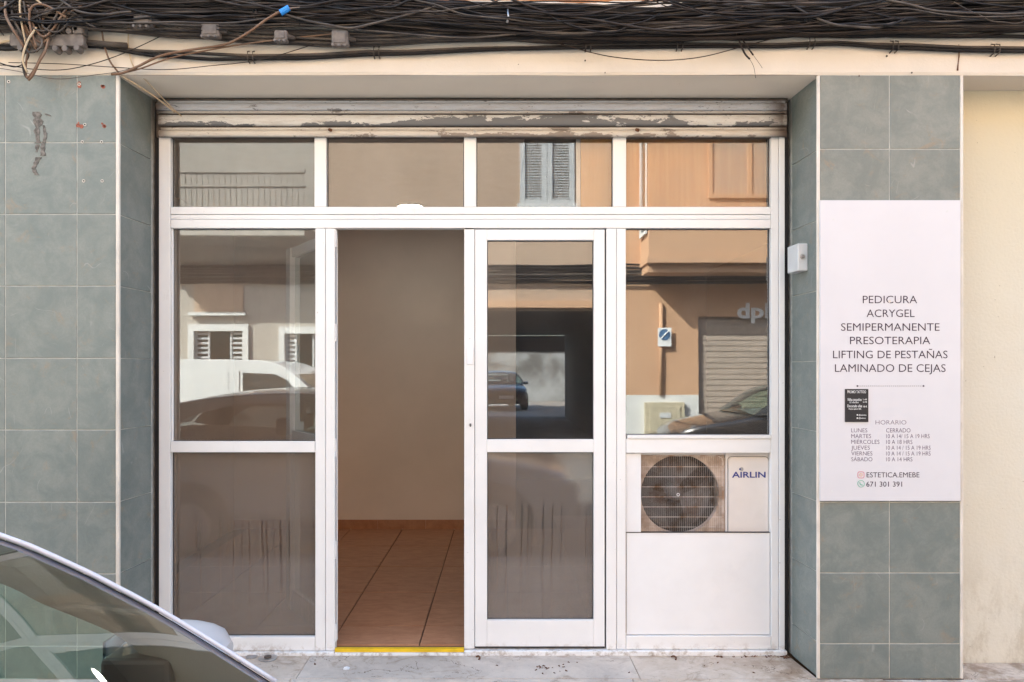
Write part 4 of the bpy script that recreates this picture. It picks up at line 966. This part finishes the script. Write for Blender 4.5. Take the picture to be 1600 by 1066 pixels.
# ================================================================ LITTER AND ANCHORS ON THE PAVEMENT
fa = thing('floor_anchor', 'flat round metal floor anchor on the pavement by the left window', 'floor anchor', (FX(422), .22, 0))
MB().disc((RX(424), .24, .008), .045, 'z', 20, .008).build('anchor_plate', 'steel', fa, bevel=.002)
MB().disc((RX(424), .24, .014), .018, 'z', 12, .006).build('anchor_bolt', 'shut_dark', fa)
MB().disc((RX(397), .262, .006), .028, 'z', 14, .006).build('anchor_cap', 'kerb', fa)
for px, lab, dx in ((748, 'rusty iron catch in the sill below the door stile', 0), (1050, 'small dark drain bolt in the pavement under the white panel', 1)):
    o = MB().tube(smooth_path([(RX(px)-.012, .262, .003), (RX(px), .255, .009), (RX(px)+.007, .24, .006), (RX(px)+.002, .225, .002)], 4), .0042, 7).build('iron_catch', 'brass', smooth=True); tag(o, lab, 'catch')
lt = MB()
for k in range(70):
    cl = rnd.random()
    if cl < .35: x, y = RX(1224)+rnd.gauss(0, .02), .262+rnd.gauss(0, .014)
    elif cl < .6: x, y = rnd.uniform(RX(1100), RX(1224)), .268+rnd.gauss(0, .004)
    elif cl < .8: x, y = rnd.uniform(RX(830), RX(880)), .12+rnd.gauss(0, .02)
    else: x, y = rnd.uniform(RX(500), RX(1200)), rnd.uniform(.05, .27)
    a = rnd.random()*6; s = rnd.uniform(.002, .006)
    lt.tube([(x, y, .003), (x+s*2*math.cos(a), y+s*2*math.sin(a), .005), (x+s*3*math.cos(a+.5), y+s*3*math.sin(a+.5), .003)], [s*.4, s*.6, s*.2], 5)
lo_ = lt.build('leaf_litter', 'brass'); lo_['kind'] = 'stuff'; lo_['label'] = 'dry crumbs and leaf litter along the shop sill'; lo_['category'] = 'litter'
tag(MB().prism([(RX(550), 0), (RX(556), .002), (RX(558), .004), (RX(553), .009), (RX(549), .006)], .10, .125).build('paper_scrap', 'frame2'), 'tiny white paper scrap on the grey paving before the open door', 'scrap')

# ================================================================ CARS
def lerp(a, b, t): return a+(b-a)*t
rail = []
for px, py, d in ((431, 1065, 1.54), (316, 993, 1.52), (244, 950, 1.50), (184, 918, 1.475), (118, 885, 1.445), (0, 836, 1.40)):
    rail.append((( px-785)*d/1190, d-.69, 1.42-(py-578)*d/1190))
rail += [(-1.10, .67, 1.175), (-1.35, .65, 1.212), (-1.75, .63, 1.228), (-2.15, .64, 1.212), (-2.55, .66, 1.165), (-2.9, .70, 1.08), (-3.12, .77, .90)]
rail = [(x+1.3, h, z+.14) for x, h, z in rail]      # local to the car root at x=-1.3
win = []
for px, py, d in ((267, 1065, 1.56), (224, 1019, 1.555), (175, 983, 1.535), (72, 941, 1.495), (0, 906, 1.455)):
    win.append(((px-785)*d/1190+1.3, d-.69, 1.42-(py-578)*d/1190+.14))
win += [(.16, .70, 1.235), (-.05, .69, 1.275), (-.45, .675, 1.285), (-.85, .685, 1.268), (-1.2, .71, 1.20), (-1.42, .75, 1.08), (-1.5, .80, .95)]
def make_car(label, loc, paint, flip=False, rot=0, screen='screen', side='sideglass', group=None):
    c = thing('parked_car', label, 'car', (0, 0, 0), group)
    rl = [tuple(p) for p in smooth_path(rail, 3)]; wl = [tuple(p) for p in smooth_path(win, 3)]
    ST = [(1.93, .48, .30, .52, .56), (1.90, .64, .24, .62, .66), (1.78, .76, .20, .72, .76), (1.55, .82, .18, .78, .83), (1.2, .845, .17, .83, .90), (.95, .85, .17, .875, .945), (.84, .85, .17, .905, .97)]
    CB = [(.84, .85, .17, .93), (.4, .855, .17, .94), (-.2, .86, .17, .95), (-.8, .86, .17, .965), (-1.3, .85, .17, .985), (-1.65, .83, .2, 1.0), (-1.85, .78, .25, 1.0)]
    def sec(w, zb, zs): return [(w*.86, zb), (w*.97, zb+.10), (w, zb+.28), (w*.985, (zb+.28+zs)/2), (w, zs-.10), (w*.985, zs-.03), (w*.95, zs)]
    for sgn in (1, -1):
        rows = [[(x, sgn*y, z) for y, z in sec(w, zb, zs)] for x, w, zb, zs, zt in ST]+[[(x, sgn*y, z) for y, z in sec(w, zb, zs)] for x, w, zb, zs in CB[1:]]
        MB().grid(rows).build('body_side', paint, c, smooth=True, off=Vector((0, 0, 0)))
        rows = [[(x, sgn*(w*.95-.002), zs), (x, sgn*(w*.95-.07), zs+.005), (x, sgn*(w*.95-.10), zs-.1), (x, sgn*(w*.95-.10), .3)] for x, w, zb, zs in CB]
        MB().grid(rows).build('door_card', 'trimgrey', c, off=Vector((0, 0, 0)))
    # bonnet, bumper, tail, floor
    rows = []
    for x, w, zb, zs, zt in ST: rows.append([(x+.0*(1-v*v), w*.95*v, zs+(zt-zs)*(1-abs(v)**2.6)) for v in [i/8-1 for i in range(17)]])
    x, w, zb, zs, zt = ST[-1]; rows.append([(.84+.22*(1-v*v), w*.95*v, zs+.02+(zt-zs)*(1-abs(v)**2.6)*.7) for v in [i/8-1 for i in range(17)]][:0] or [(.80+.20*(1-v*v), w*.93*v, .93+.02*(1-v*v)) for v in [i/8-1 for i in range(17)]])
    MB().grid(rows).build('bonnet', paint, c, smooth=True, off=Vector((0, 0, 0)))
    x, w, zb, zs, zt = ST[0]
    MB().grid([[(x+.03*(1-v*v), w*v, z) for v in [i/6-1 for i in range(13)]] for z in (.24, .34, .46, zs, zt)]).build('front_bumper', paint, c, smooth=True, off=Vector((0, 0, 0)))
    B(1.93, 1.975, -.36, .36, .27, .40).build('grille', 'black', c, bevel=.01, off=Vector((0, 0, 0)))
    B(1.968, 1.978, -.26, .26, .43, .54).build('number_plate', 'sign', c, off=Vector((0, 0, 0)))
    x, w, zb, zs = CB[-1]
    MB().grid([[(x-.06*(1-v*v)+dx, w*.97*v*k, z) for v in [i/6-1 for i in range(13)]] for z, k, dx in ((.24, 1, 0), (.5, 1.02, -.03), (.75, 1, -.02), (1.0, .95, 0))]).build('tailgate', paint, c, smooth=True, off=Vector((0, 0, 0)))
    B(-1.8, 1.0, -.74, .74, .2, .24).build('floor_pan', 'dash', c, off=Vector((0, 0, 0)))
    for sgn in (1, -1):
        MB().grid([[(1.90, sgn*.50, .56), (1.86, sgn*.62, .57), (1.75, sgn*.735, .60)], [(1.89, sgn*.50, .665), (1.83, sgn*.63, .70), (1.66, sgn*.775, .755)]]).build('headlight', 'lamp_glass', c, off=Vector((0, 0, 0)))
        B(-1.90, -1.78, sgn*.60, sgn*.79, .72, .95).build('tail_light', 'red_lamp', c, bevel=.02, off=Vector((0, 0, 0)))
    # roof
    roofp = [p for p in rl if p[0] <= .22]
    rows = [[(x, h*v, z+.035*(1-v*v)) for v in [i/8-1 for i in range(17)]] for x, h, z in roofp if x > -1.55]
    MB().grid(rows).build('roof', paint, c, smooth=True, off=Vector((0, 0, 0)))
    rows = [[(x-.01, h*.93*v, z+.0*(1-v*v)) for v in [i/6-1 for i in range(13)]] for x, h, z in roofp if x <= -1.5]
    if len(rows) > 1: MB().grid(rows).build('rear_window', 'rearglass', c, smooth=True, off=Vector((0, 0, 0)))
    B(-1.25, .10, -.58, .58, 1.27, 1.28).build('headliner', 'trimgrey', c, off=Vector((0, 0, 0)))
    # windscreen, bowed
    ap = [p for p in rl if p[0] >= .18]
    rows = []
    for i, (x, h, z) in enumerate(ap):
        t = i/(len(ap)-1); bow = lerp(.20, .07, t)
        rows.append([(x+bow*(1-v*v)-.004, (h-.008)*v, z+(.02+.025*t)*(1-v*v)-.003) for v in [k/12-1 for k in range(25)]])
    MB().grid(rows).build('windscreen', screen, c, smooth=True, off=Vector((0, 0, 0)))
    B(.55, 1.02, -.72, .72, .80, .885).build('dashboard', 'dash', c, bevel=.04, off=Vector((0, 0, 0)))
    for sgn in (1, -1):
        MB().tube([(x, sgn*h, z) for x, h, z in rl], .0048, 8).build('roof_rail', 'rail' if paint == 'silver' else paint, c, smooth=True, off=Vector((0, 0, 0)))
        MB().tube([(x-.006, sgn*(h-.006), z-.0085) for x, h, z in rl], .004, 6).build('rail_seal', 'railseal', c, smooth=True, off=Vector((0, 0, 0)))
        # pillar and header trim between rail and window edge
        N = 40
        def samp(L, t):
            f = t*(len(L)-1); i = min(int(f), len(L)-2); u = f-i; return [lerp(L[i][k], L[i+1][k], u) for k in range(3)]
        ro, ri, rm = [], [], []
        for i in range(N+1):
            t = i/N; a = samp(rl, t); b = samp(wl, t)
            ro.append((a[0]-.004, sgn*(a[1]-.002), a[2]-.004)); ri.append((b[0], sgn*b[1], b[2])); rm.append(((a[0]+b[0])/2, sgn*((a[1]+b[1])/2+.006), (a[2]+b[2])/2))
        MB().grid([ro, rm, ri]).build('pillar_outer', 'black' if paint != 'white_paint' else paint, c, smooth=True, off=Vector((0, 0, 0)))
        din = lambda L, k, e: [(x-e, y-sgn*k, z-e) for x, y, z in L]
        MB().grid([din(ro, .012, .004), din(rm, .045, 0), din(ri, .012, 0)]).build('pillar_trim', 'trimgrey', c, smooth=True, off=Vector((0, 0, 0)))
        for lo_x, hi_x, gm_ in ((-.36, 9, side), (-9, -.30, 'rearglass')):
            rr = [p for p in ri if lo_x <= p[0] <= hi_x]
            MB().grid([rr, [(x, sgn*.825, .945) for x, y, z in rr]]).build('side_window', gm_, c, off=Vector((0, 0, 0)))
        B(-.40, -.31, sgn*.70, sgn*.80, .94, 1.29).build('door_pillar', 'black', c, off=Vector((0, 0, 0)))
        # mirror
        mh = MB(); rows = []
        mx0, mx1 = .475, .705
        my = sgn*.97
        for i in range(9):
            t = i/8; a = t*math.pi
            sc = math.sin(a)**.35 if 0 < i < 8 else .25
            rows.append([(lerp(mx0, mx1, t), my+.10*sc*math.cos(u)*1.0, .950+.058*sc*math.sin(u)) for u in [2*math.pi*k/16 for k in range(17)]])
        MB().grid(rows).add(rows[0][:16], [tuple(range(16))]).add(rows[-1][:16], [tuple(range(16))]).build('wing_mirror', 'mirror_shell' if paint == 'silver' else paint, c, smooth=True, off=Vector((0, 0, 0)))
        MB().prism([(0, 0)]*0+[(mx0-.004, .90), (mx0+.002, .90), (mx0+.002, .995), (mx0-.004, .995)], my-.08, my+.08).build('mirror_glass', 'mirror', c, off=Vector((0, 0, 0)))
        B(.50, .64, sgn*.82, sgn*.925, .905, .985).build('mirror_arm', 'black', c, bevel=.01, off=Vector((0, 0, 0)))
        for wx in (1.22, -1.22):
            w = MB().disc((wx, sgn*.862, .31), .345, 'y', 32, .012*sgn).build('wheel_arch', 'black', c, off=Vector((0, 0, 0)))
            w = MB().lathe_y((wx, sgn*.78, .30), [(.19, .10), (.22, .105), (.28, .10), (.295, .07), (.295, -.07), (.28, -.1), (.19, -.1)], 32).build('wheel', 'tyre', c, smooth=True, off=Vector((0, 0, 0)))
            rm_ = MB().disc((wx, sgn*.866, .30), .20, 'y', 28, .02*sgn); 
            rmo = rm_.build('rim', 'rim', w, off=Vector((0, 0, 0)))
            for k in range(5):
                a = 2*math.pi*k/5
                MB().tube([(wx+.04*math.cos(a), sgn*.872, .30+.04*math.sin(a)), (wx+.17*math.cos(a), sgn*.872, .30+.17*math.sin(a))], .02, 6).build('spoke', 'rim', w, off=Vector((0, 0, 0)))
        for xd in (.66, -.36, -1.2):
            B(xd, xd+.006, sgn*.860, sgn*.8635, .28, .93).build('door_gap', 'black', c, off=Vector((0, 0, 0)))
        for xd in (-.24, -1.08): B(xd, xd+.16, sgn*.862, sgn*.885, .80, .83).build('door_handle', paint, c, bevel=.008, off=Vector((0, 0, 0)))
        # seat
        sy = sgn*.36
        MB().prism(rrect(-.45, .10, .36, .50, .05), sy-.24, sy+.24).build('seat', 'seat', c, bevel=.03, off=Vector((0, 0, 0)))
        MB().add([(v[0]-.0, v[1], v[2]) for v in MB().prism([(-.42, .46), (-.30, .46), (-.50, .98), (-.60, .98)], sy-.23, sy+.23).v], MB().prism([(0, 0)]*4, 0, 1).f).build('seat_back', 'seat', c, bevel=.03, off=Vector((0, 0, 0)))
        B(-.64, -.54, sy-.12, sy+.12, 1.0, 1.14).build('headrest', 'seat', c, bevel=.03, off=Vector((0, 0, 0)))
    sw = MB().tube([(.40-.10*math.sin(a), -.36+.18*math.cos(a), .80+.14*math.sin(a)) for a in [2*math.pi*k/24 for k in range(25)]], .014, 8).build('steering_wheel', 'black', c, smooth=True, off=Vector((0, 0, 0)))
    B(.12, .16, -.10, .10, 1.17, 1.23).build('rear_view_mirror', 'black', c, bevel=.01, off=Vector((0, 0, 0)))
    c.location = loc; c.rotation_euler = (0, 0, rot); return c
make_car('silver grey car parked in the bottom left corner before the shop', (-1.3, -2.81, -.14), 'silver')
make_car('dark car parked across the street, mirrored in the right window', (4.35, -7.3, -.14), 'charcoal', rot=math.pi)
def make_van(loc):
    c = thing('parked_van', 'white panel van parked across the street, mirrored in the left window', 'van', (0, 0, 0)); Z0 = Vector((0, 0, 0))
    prof = [(-2.1, .25), (-2.1, 1.55), (-2.02, 1.66), (-1.4, 1.70), (0, 1.70), (.45, 1.66), (.75, 1.50), (1.25, 1.08), (1.75, .98), (1.98, .85), (2.05, .55), (2.03, .25)]
    prof = [(p.x, p.z) for p in smooth_path([(a, 0, b) for a, b in prof], 4)]
    MB().prism(prof, -.86, .86).build('body', 'white_paint', c, bevel=.05, smooth=False, off=Z0)
    for s in (1, -1):
        MB().prism([(.05, 1.05), (.98, 1.05), (.66, 1.42), (.50, 1.50), (.05, 1.52)], s*.858, s*.866).build('side_window', 'vanglass', c, bevel=.01, off=Z0)
        MB().prism(rrect(-1.9, -.15, 1.0, 1.55, .05), s*.856, s*.864).build('side_panel', 'white_paint', c, off=Z0)
        for xd in (.0, -.95, 1.02): B(xd, xd+.008, s*.8605, s*.8655, .35, 1.55).build('door_gap', 'black', c, off=Z0)
        B(-.04, .12, s*.862, s*.89, .90, .93).build('door_handle', 'black', c, bevel=.008, off=Z0)
        B(.86, 1.0, s*.87, s*1.06, 1.05, 1.25).build('wing_mirror', 'black', c, bevel=.03, off=Z0)
        for wx in (1.3, -1.35):
            MB().disc((wx, s*.864, .33), .36, 'y', 28, .008*s).build('wheel_arch', 'black', c, off=Z0)
            w = MB().lathe_y((wx, s*.80, .31), [(.18, .09), (.28, .09), (.31, .06), (.31, -.07), (.18, -.09)], 28).build('wheel', 'tyre', c, smooth=True, off=Z0)
            MB().disc((wx, s*.89, .31), .19, 'y', 20, .02*s).build('rim', 'rim', w, off=Z0)
        B(1.93, 2.06, s*.55, s*.80, .62, .78).build('headlight', 'lamp_glass', c, bevel=.02, off=Z0)
    MB().grid([[(.78, v, 1.50) for v in (-.72, 0, .72)], [(1.22, v, 1.115) for v in (-.76, 0, .76)]]).build('windscreen', 'vanglass', c, off=Z0)
    c.location = loc; return c
make_van((-3.66, -7.3, -.14))

# ================================================================ OPPOSITE SIDE (seen in the panes)
YO = -9.3
def OX(p): return (p-785)/88.1
def OZ(p): return 1.42+(578-p)/88.1
H = 9.0
# left house
A = thing('grey_house', 'grey rendered house across the street, mirrored in the left panes', 'house', (-6, YO, 0))
hw = [(OX(306), OX(382), OZ(567)-.45, OZ(518)), (OX(447), OX(505), OZ(567)-.45, OZ(522)), (-8.2, -7.2, .9, 2.1)]
up_w = [(-8.2, -7.2, 4.4, 6.2)]
blindrec = [(OX(306), OX(382), OZ(490), OZ(440))]
wall_holes(-12, OX(512), -.1, H, hw+up_w, YO-.3, YO).build('wall', 'greywall', A)
B(OX(300), OX(388), YO, YO+.12, OZ(494), OZ(489)).build('ledge', 'whiteband', A); B(OX(306), OX(382), YO+.002, YO+.03, OZ(489), OZ(441)).build('blind_box', 'brownwall', A)
for (a, b, c, d) in hw:
    w = B(a, b, YO-.16, YO-.14, c, d).build('window', 'vanglass', A)
    m = MB(); m.box(a-.10, a, YO, YO+.05, c-.1, d+.12); m.box(b, b+.10, YO, YO+.05, c-.1, d+.12); m.box(a, b, YO, YO+.05, d, d+.12); m.build('window_frame', 'whiteband', w, off=base_of(A))
    sh_ = MB()
    for (p, q) in ((a, a+(b-a)*.3), (b-(b-a)*.28, b)):
        sh_.box(p, p+.03, YO-.06, YO-.02, c, d); sh_.box(q-.03, q, YO-.06, YO-.02, c, d)
        for k in range(12): z = c+(d-c)*(k+.5)/12; sh_.box(p+.03, q-.03, YO-.055, YO-.03, z-.02, z+.018)
    sh_.build('louvre_shutter', 'louvre', w, off=base_of(A))
for (a, b, c, d) in up_w: B(a, b, YO-.2, YO-.15, c, d).build('window', 'vanglass', A)
bal = MB().box(-6.4, OX(500), YO, YO+1.0, 3.62, 3.80).build('balcony', 'greywall', A)
pr = MB(); zb = 3.8
for k in range(34):
    x = -6.38+k*(OX(500)+6.38)/34; pr.box(x, x+.07, YO+.94, YO+.97, zb, zb+.85)
pr.box(-6.4, OX(500), YO+.92, YO+.99, zb+.85, zb+.93); pr.box(-6.4, OX(500), YO+.92, YO+.99, zb+.62, zb+.66); pr.build('railing', 'greywall', bal, off=base_of(A))
for k in range(4): B(-6.4, OX(500), YO+.2+.2*k, YO+.24+.2*k, 3.57, 3.62).build('balcony_rib', 'greywall', bal, off=base_of(A))
# middle house with the garage passage
Bh = thing('brown_house', 'tan rendered house with a dark garage passage, mirrored in the door pane', 'house', (0, YO, 0))
gx0, gx1, gz = -1.1, 1.92, 2.48
gar = [(OX(1090), 5.4, -.1, OZ(495))]
win3 = [(OX(812), OX(897), OZ(320), OZ(196))]
wall_holes(OX(512)+.002, OX(960), -.1, H, [(gx0, gx1, -.2, gz)]+win3, YO-.3, YO).build('wall', 'brownwall', Bh)
B(-3.0, OX(958), YO, YO+.10, OZ(480)-.02, OZ(480)+.10).build('cornice', 'orange', Bh)
for (a, b, c, d) in win3:
    sh_ = MB(); mid = (a+b)/2
    for (p, q) in ((a, mid-.004), (mid+.004, b)):
        sh_.box(p, p+.09, YO-.05, YO+.02, c, d); sh_.box(q-.09, q, YO-.05, YO+.02, c, d); sh_.box(p+.09, q-.09, YO-.05, YO+.02, c, c+.08)
        n_ = 28
        for k in range(n_): z = c+.08+(d-c-.08)*(k+.5)/n_; sh_.box(p+.09, q-.09, YO-.03, YO-.005, z-.006, z+.016)
    sh_.build('louvre_shutter', 'louvre', Bh); B(a-.05, b+.05, YO, YO+.08, c-.08, c-.001).build('window_sill', 'whiteband', Bh); B(a, b, YO-.2, YO-.06, c, d).build('window', 'rollup', Bh)
# passage
MB().box(gx0-.2, gx0, YO-10, YO-.301, -.2, gz+.1).box(gx1, gx1+.2, YO-10, YO-.301, -.2, gz+.1).box(gx0, gx1, YO-10, YO-.301, gz, gz+.1).build('passage', 'dash', Bh)
struct(B(gx0, gx1, YO-10, YO+.4, -.3, -.015).build('passage_floor', 'asphalt'))
struct(B(-8, 8, YO-22, YO-10, -.3, -.016).build('courtyard', 'kerb'))
cw = thing('courtyard_wall', 'stained white courtyard wall glimpsed through the garage passage', 'wall', (0, YO-21, 0))
B(-8, 8, YO-21.2, YO-21, -.2, 2.3).build('wall', 'stained', cw); B(-8, 8, YO-21.3, YO-20.9, 2.3, 2.4).build('coping', 'kerb', cw)
# dark car in the courtyard
make_car('dark car standing in the courtyard beyond the garage passage', (-.2, YO-15, -.016), 'charcoal', rot=R(80))
B(-8, 8, YO-13.2, YO-12.9, 2.05, 2.6).build('added_dark_beam', 'dash', cw)  # added near-black beam, narrows the bright area seen through the passage
# right house with projecting bay
Cc = thing('orange_house', 'orange house with projecting bay and beige roller door, mirrored in the right pane', 'house', (4, YO, 0))
wall_holes(OX(960)+.002, 9.5, OZ(617), H, [(OX(1090), 6.2, 0, OZ(495))], YO-.3, YO).build('wall', 'orange', Cc)
wall_holes(OX(960)+.002, 9.5, -.1, OZ(617)-.002, [(OX(1090), 6.2, -.2, 3)], YO-.3, YO+.01).build('painted_base', 'whiteband', Cc)
by = .75; sb = 1190/(4.2-YO-by); bx = (1013-785)/sb
b0 = 1.42+(578-402)/sb
B(bx, 9.0, YO, YO+by, b0+.0, H-.4).build('bay', 'orange', Cc)
B(bx-.03, 9.03, YO, YO+by+.03, b0-.10, b0).build('bay_cornice', 'orange', Cc)
B(bx-.0, 9.0, YO, YO+by-.08, b0-.24, b0-.101).build('bay_cornice', 'orange', Cc)
for (a, b) in ((bx+1.05, bx+2.3),):
    w = B(a, b, YO+by+.001, YO+by+.01, b0+1.05, b0+2.6).build('window', 'brownwall', Cc)
    m = MB(); m.box(a-.06, a, YO+by, YO+by+.04, b0+.97, b0+2.6); m.box(b, b+.06, YO+by, YO+by+.04, b0+.97, b0+2.6); m.box(a, b, YO+by, YO+by+.05, b0+.97, b0+1.04); m.box((a+b)/2-.03, (a+b)/2+.03, YO+by, YO+by+.04, b0+1.04, b0+2.6); m.build('window_frame', 'orange', w, off=base_of(Cc))
w = B(bx-.012, bx-.001, YO+.15, YO+.62, b0+.45, b0+2.6).build('window', 'vanglass', Cc)
MB().box(bx-.04, bx-.013, YO+.1, YO+.15, b0+.4, b0+2.6).box(bx-.04, bx-.013, YO+.62, YO+.67, b0+.4, b0+2.6).box(bx-.05, bx-.013, YO+.15, YO+.62, b0+.4, b0+.45).build('window_frame', 'whiteband', w, off=base_of(Cc))
rd = MB(); k = 0; z = -.05
while z < OZ(495):
    rd.box(OX(1090), 6.2, YO-.12, YO-.08, z, z+.085); rd.box(OX(1090), 6.2, YO-.11, YO-.09, z+.085, z+.10); z += .10
rd.build('roller_door', 'rollup', Cc)
text('lettering', 'Iqb', OX(1150), OX(1200), OZ(497), OZ(474), YO+.012, 'whiteink', Cc, face=1, bold=.03)
mb_ = thing('meter_box', 'beige metal meter cabinet on the white base of the orange house', 'cabinet', (OX(1036), YO, .3))
B(OX(1005), OX(1067), YO+.01, YO+.10, OZ(680), OZ(628)).build('cabinet', 'boxmetal', mb_, bevel=.01); B(OX(1012), OX(1060), YO+.10, YO+.115, OZ(675), OZ(634)).build('cabinet_door', 'boxmetal', mb_, bevel=.006); B(OX(1028), OX(1045), YO+.115, YO+.125, OZ(652), OZ(644)).build('cabinet_label', 'louvre', mb_)
tag(MB().tube([(OX(1031), YO+.03, OZ(617)), (OX(1031), YO+.03, OZ(475))], .035, 8).build('wall_conduit', 'orange', smooth=True), 'painted vertical conduit on the orange house behind the round sign', 'pipe')
ns = thing('no_parking_sign', 'white plate with blue round no-parking mark on the orange house', 'sign', (OX(1035), YO+.08, OZ(542)))
B(OX(1025), OX(1046), YO+.07, YO+.08, OZ(542), OZ(513)).build('plate', 'frame', ns); MB().disc((OX(1035.5), YO+.086, OZ(524)), .10, n=24, t=.005).build('round_mark', 'signblue', ns)
cxx, czz = OX(1035.5), OZ(524); MB().tube([(cxx-.07, YO+.088, czz-.07), (cxx+.07, YO+.088, czz+.07)], .012, 6).build('slash', 'frame', ns)
for (z, lab, cnt) in ((OZ(430), 'bundle of dark cables along the houses across the street', 11), ):
    t = thing('cable_bundle', lab, 'cable bundle', (0, YO+.05, z))
    for k in range(cnt):
        MB().tube([(x, YO+.06+.02*(k % 3), z-.15+.03*k+.03*mnoise.noise(Vector((x*.7, k*1.7, 0)))) for x in [-11+i*.4 for i in range(50)] ], .02, 6).build('cable', rnd.choice(['cb0', 'cb2', 'cb1']), t, smooth=True)
# lane closing houses at both ends
for nm, x0, x1, mt, lab in (('townhouse', -30, -12.01, 'brownwall', 'tan house further left across the street'), ('townhouse', 9.51, 30, 'greywall', 'grey house further right across the street')):
    t = thing(nm, lab, 'house', (x0, YO, 0)); B(x0, x1, YO-6, YO, -.1, 8.5).build('wall', mt, t); B(x0, x1, YO-6, YO+.3, 8.5, 8.65).build('roof', 'roof', t)
for h_, x0, x1 in ((A, -12, OX(512)), (Bh, OX(512)+.01, OX(960)), (Cc, OX(960)+.01, 9.5)): B(x0, x1, YO-10 if h_ is not Bh else YO-9.9, YO+.35, H+.001, H+.12).build('roof', 'roof', h_)
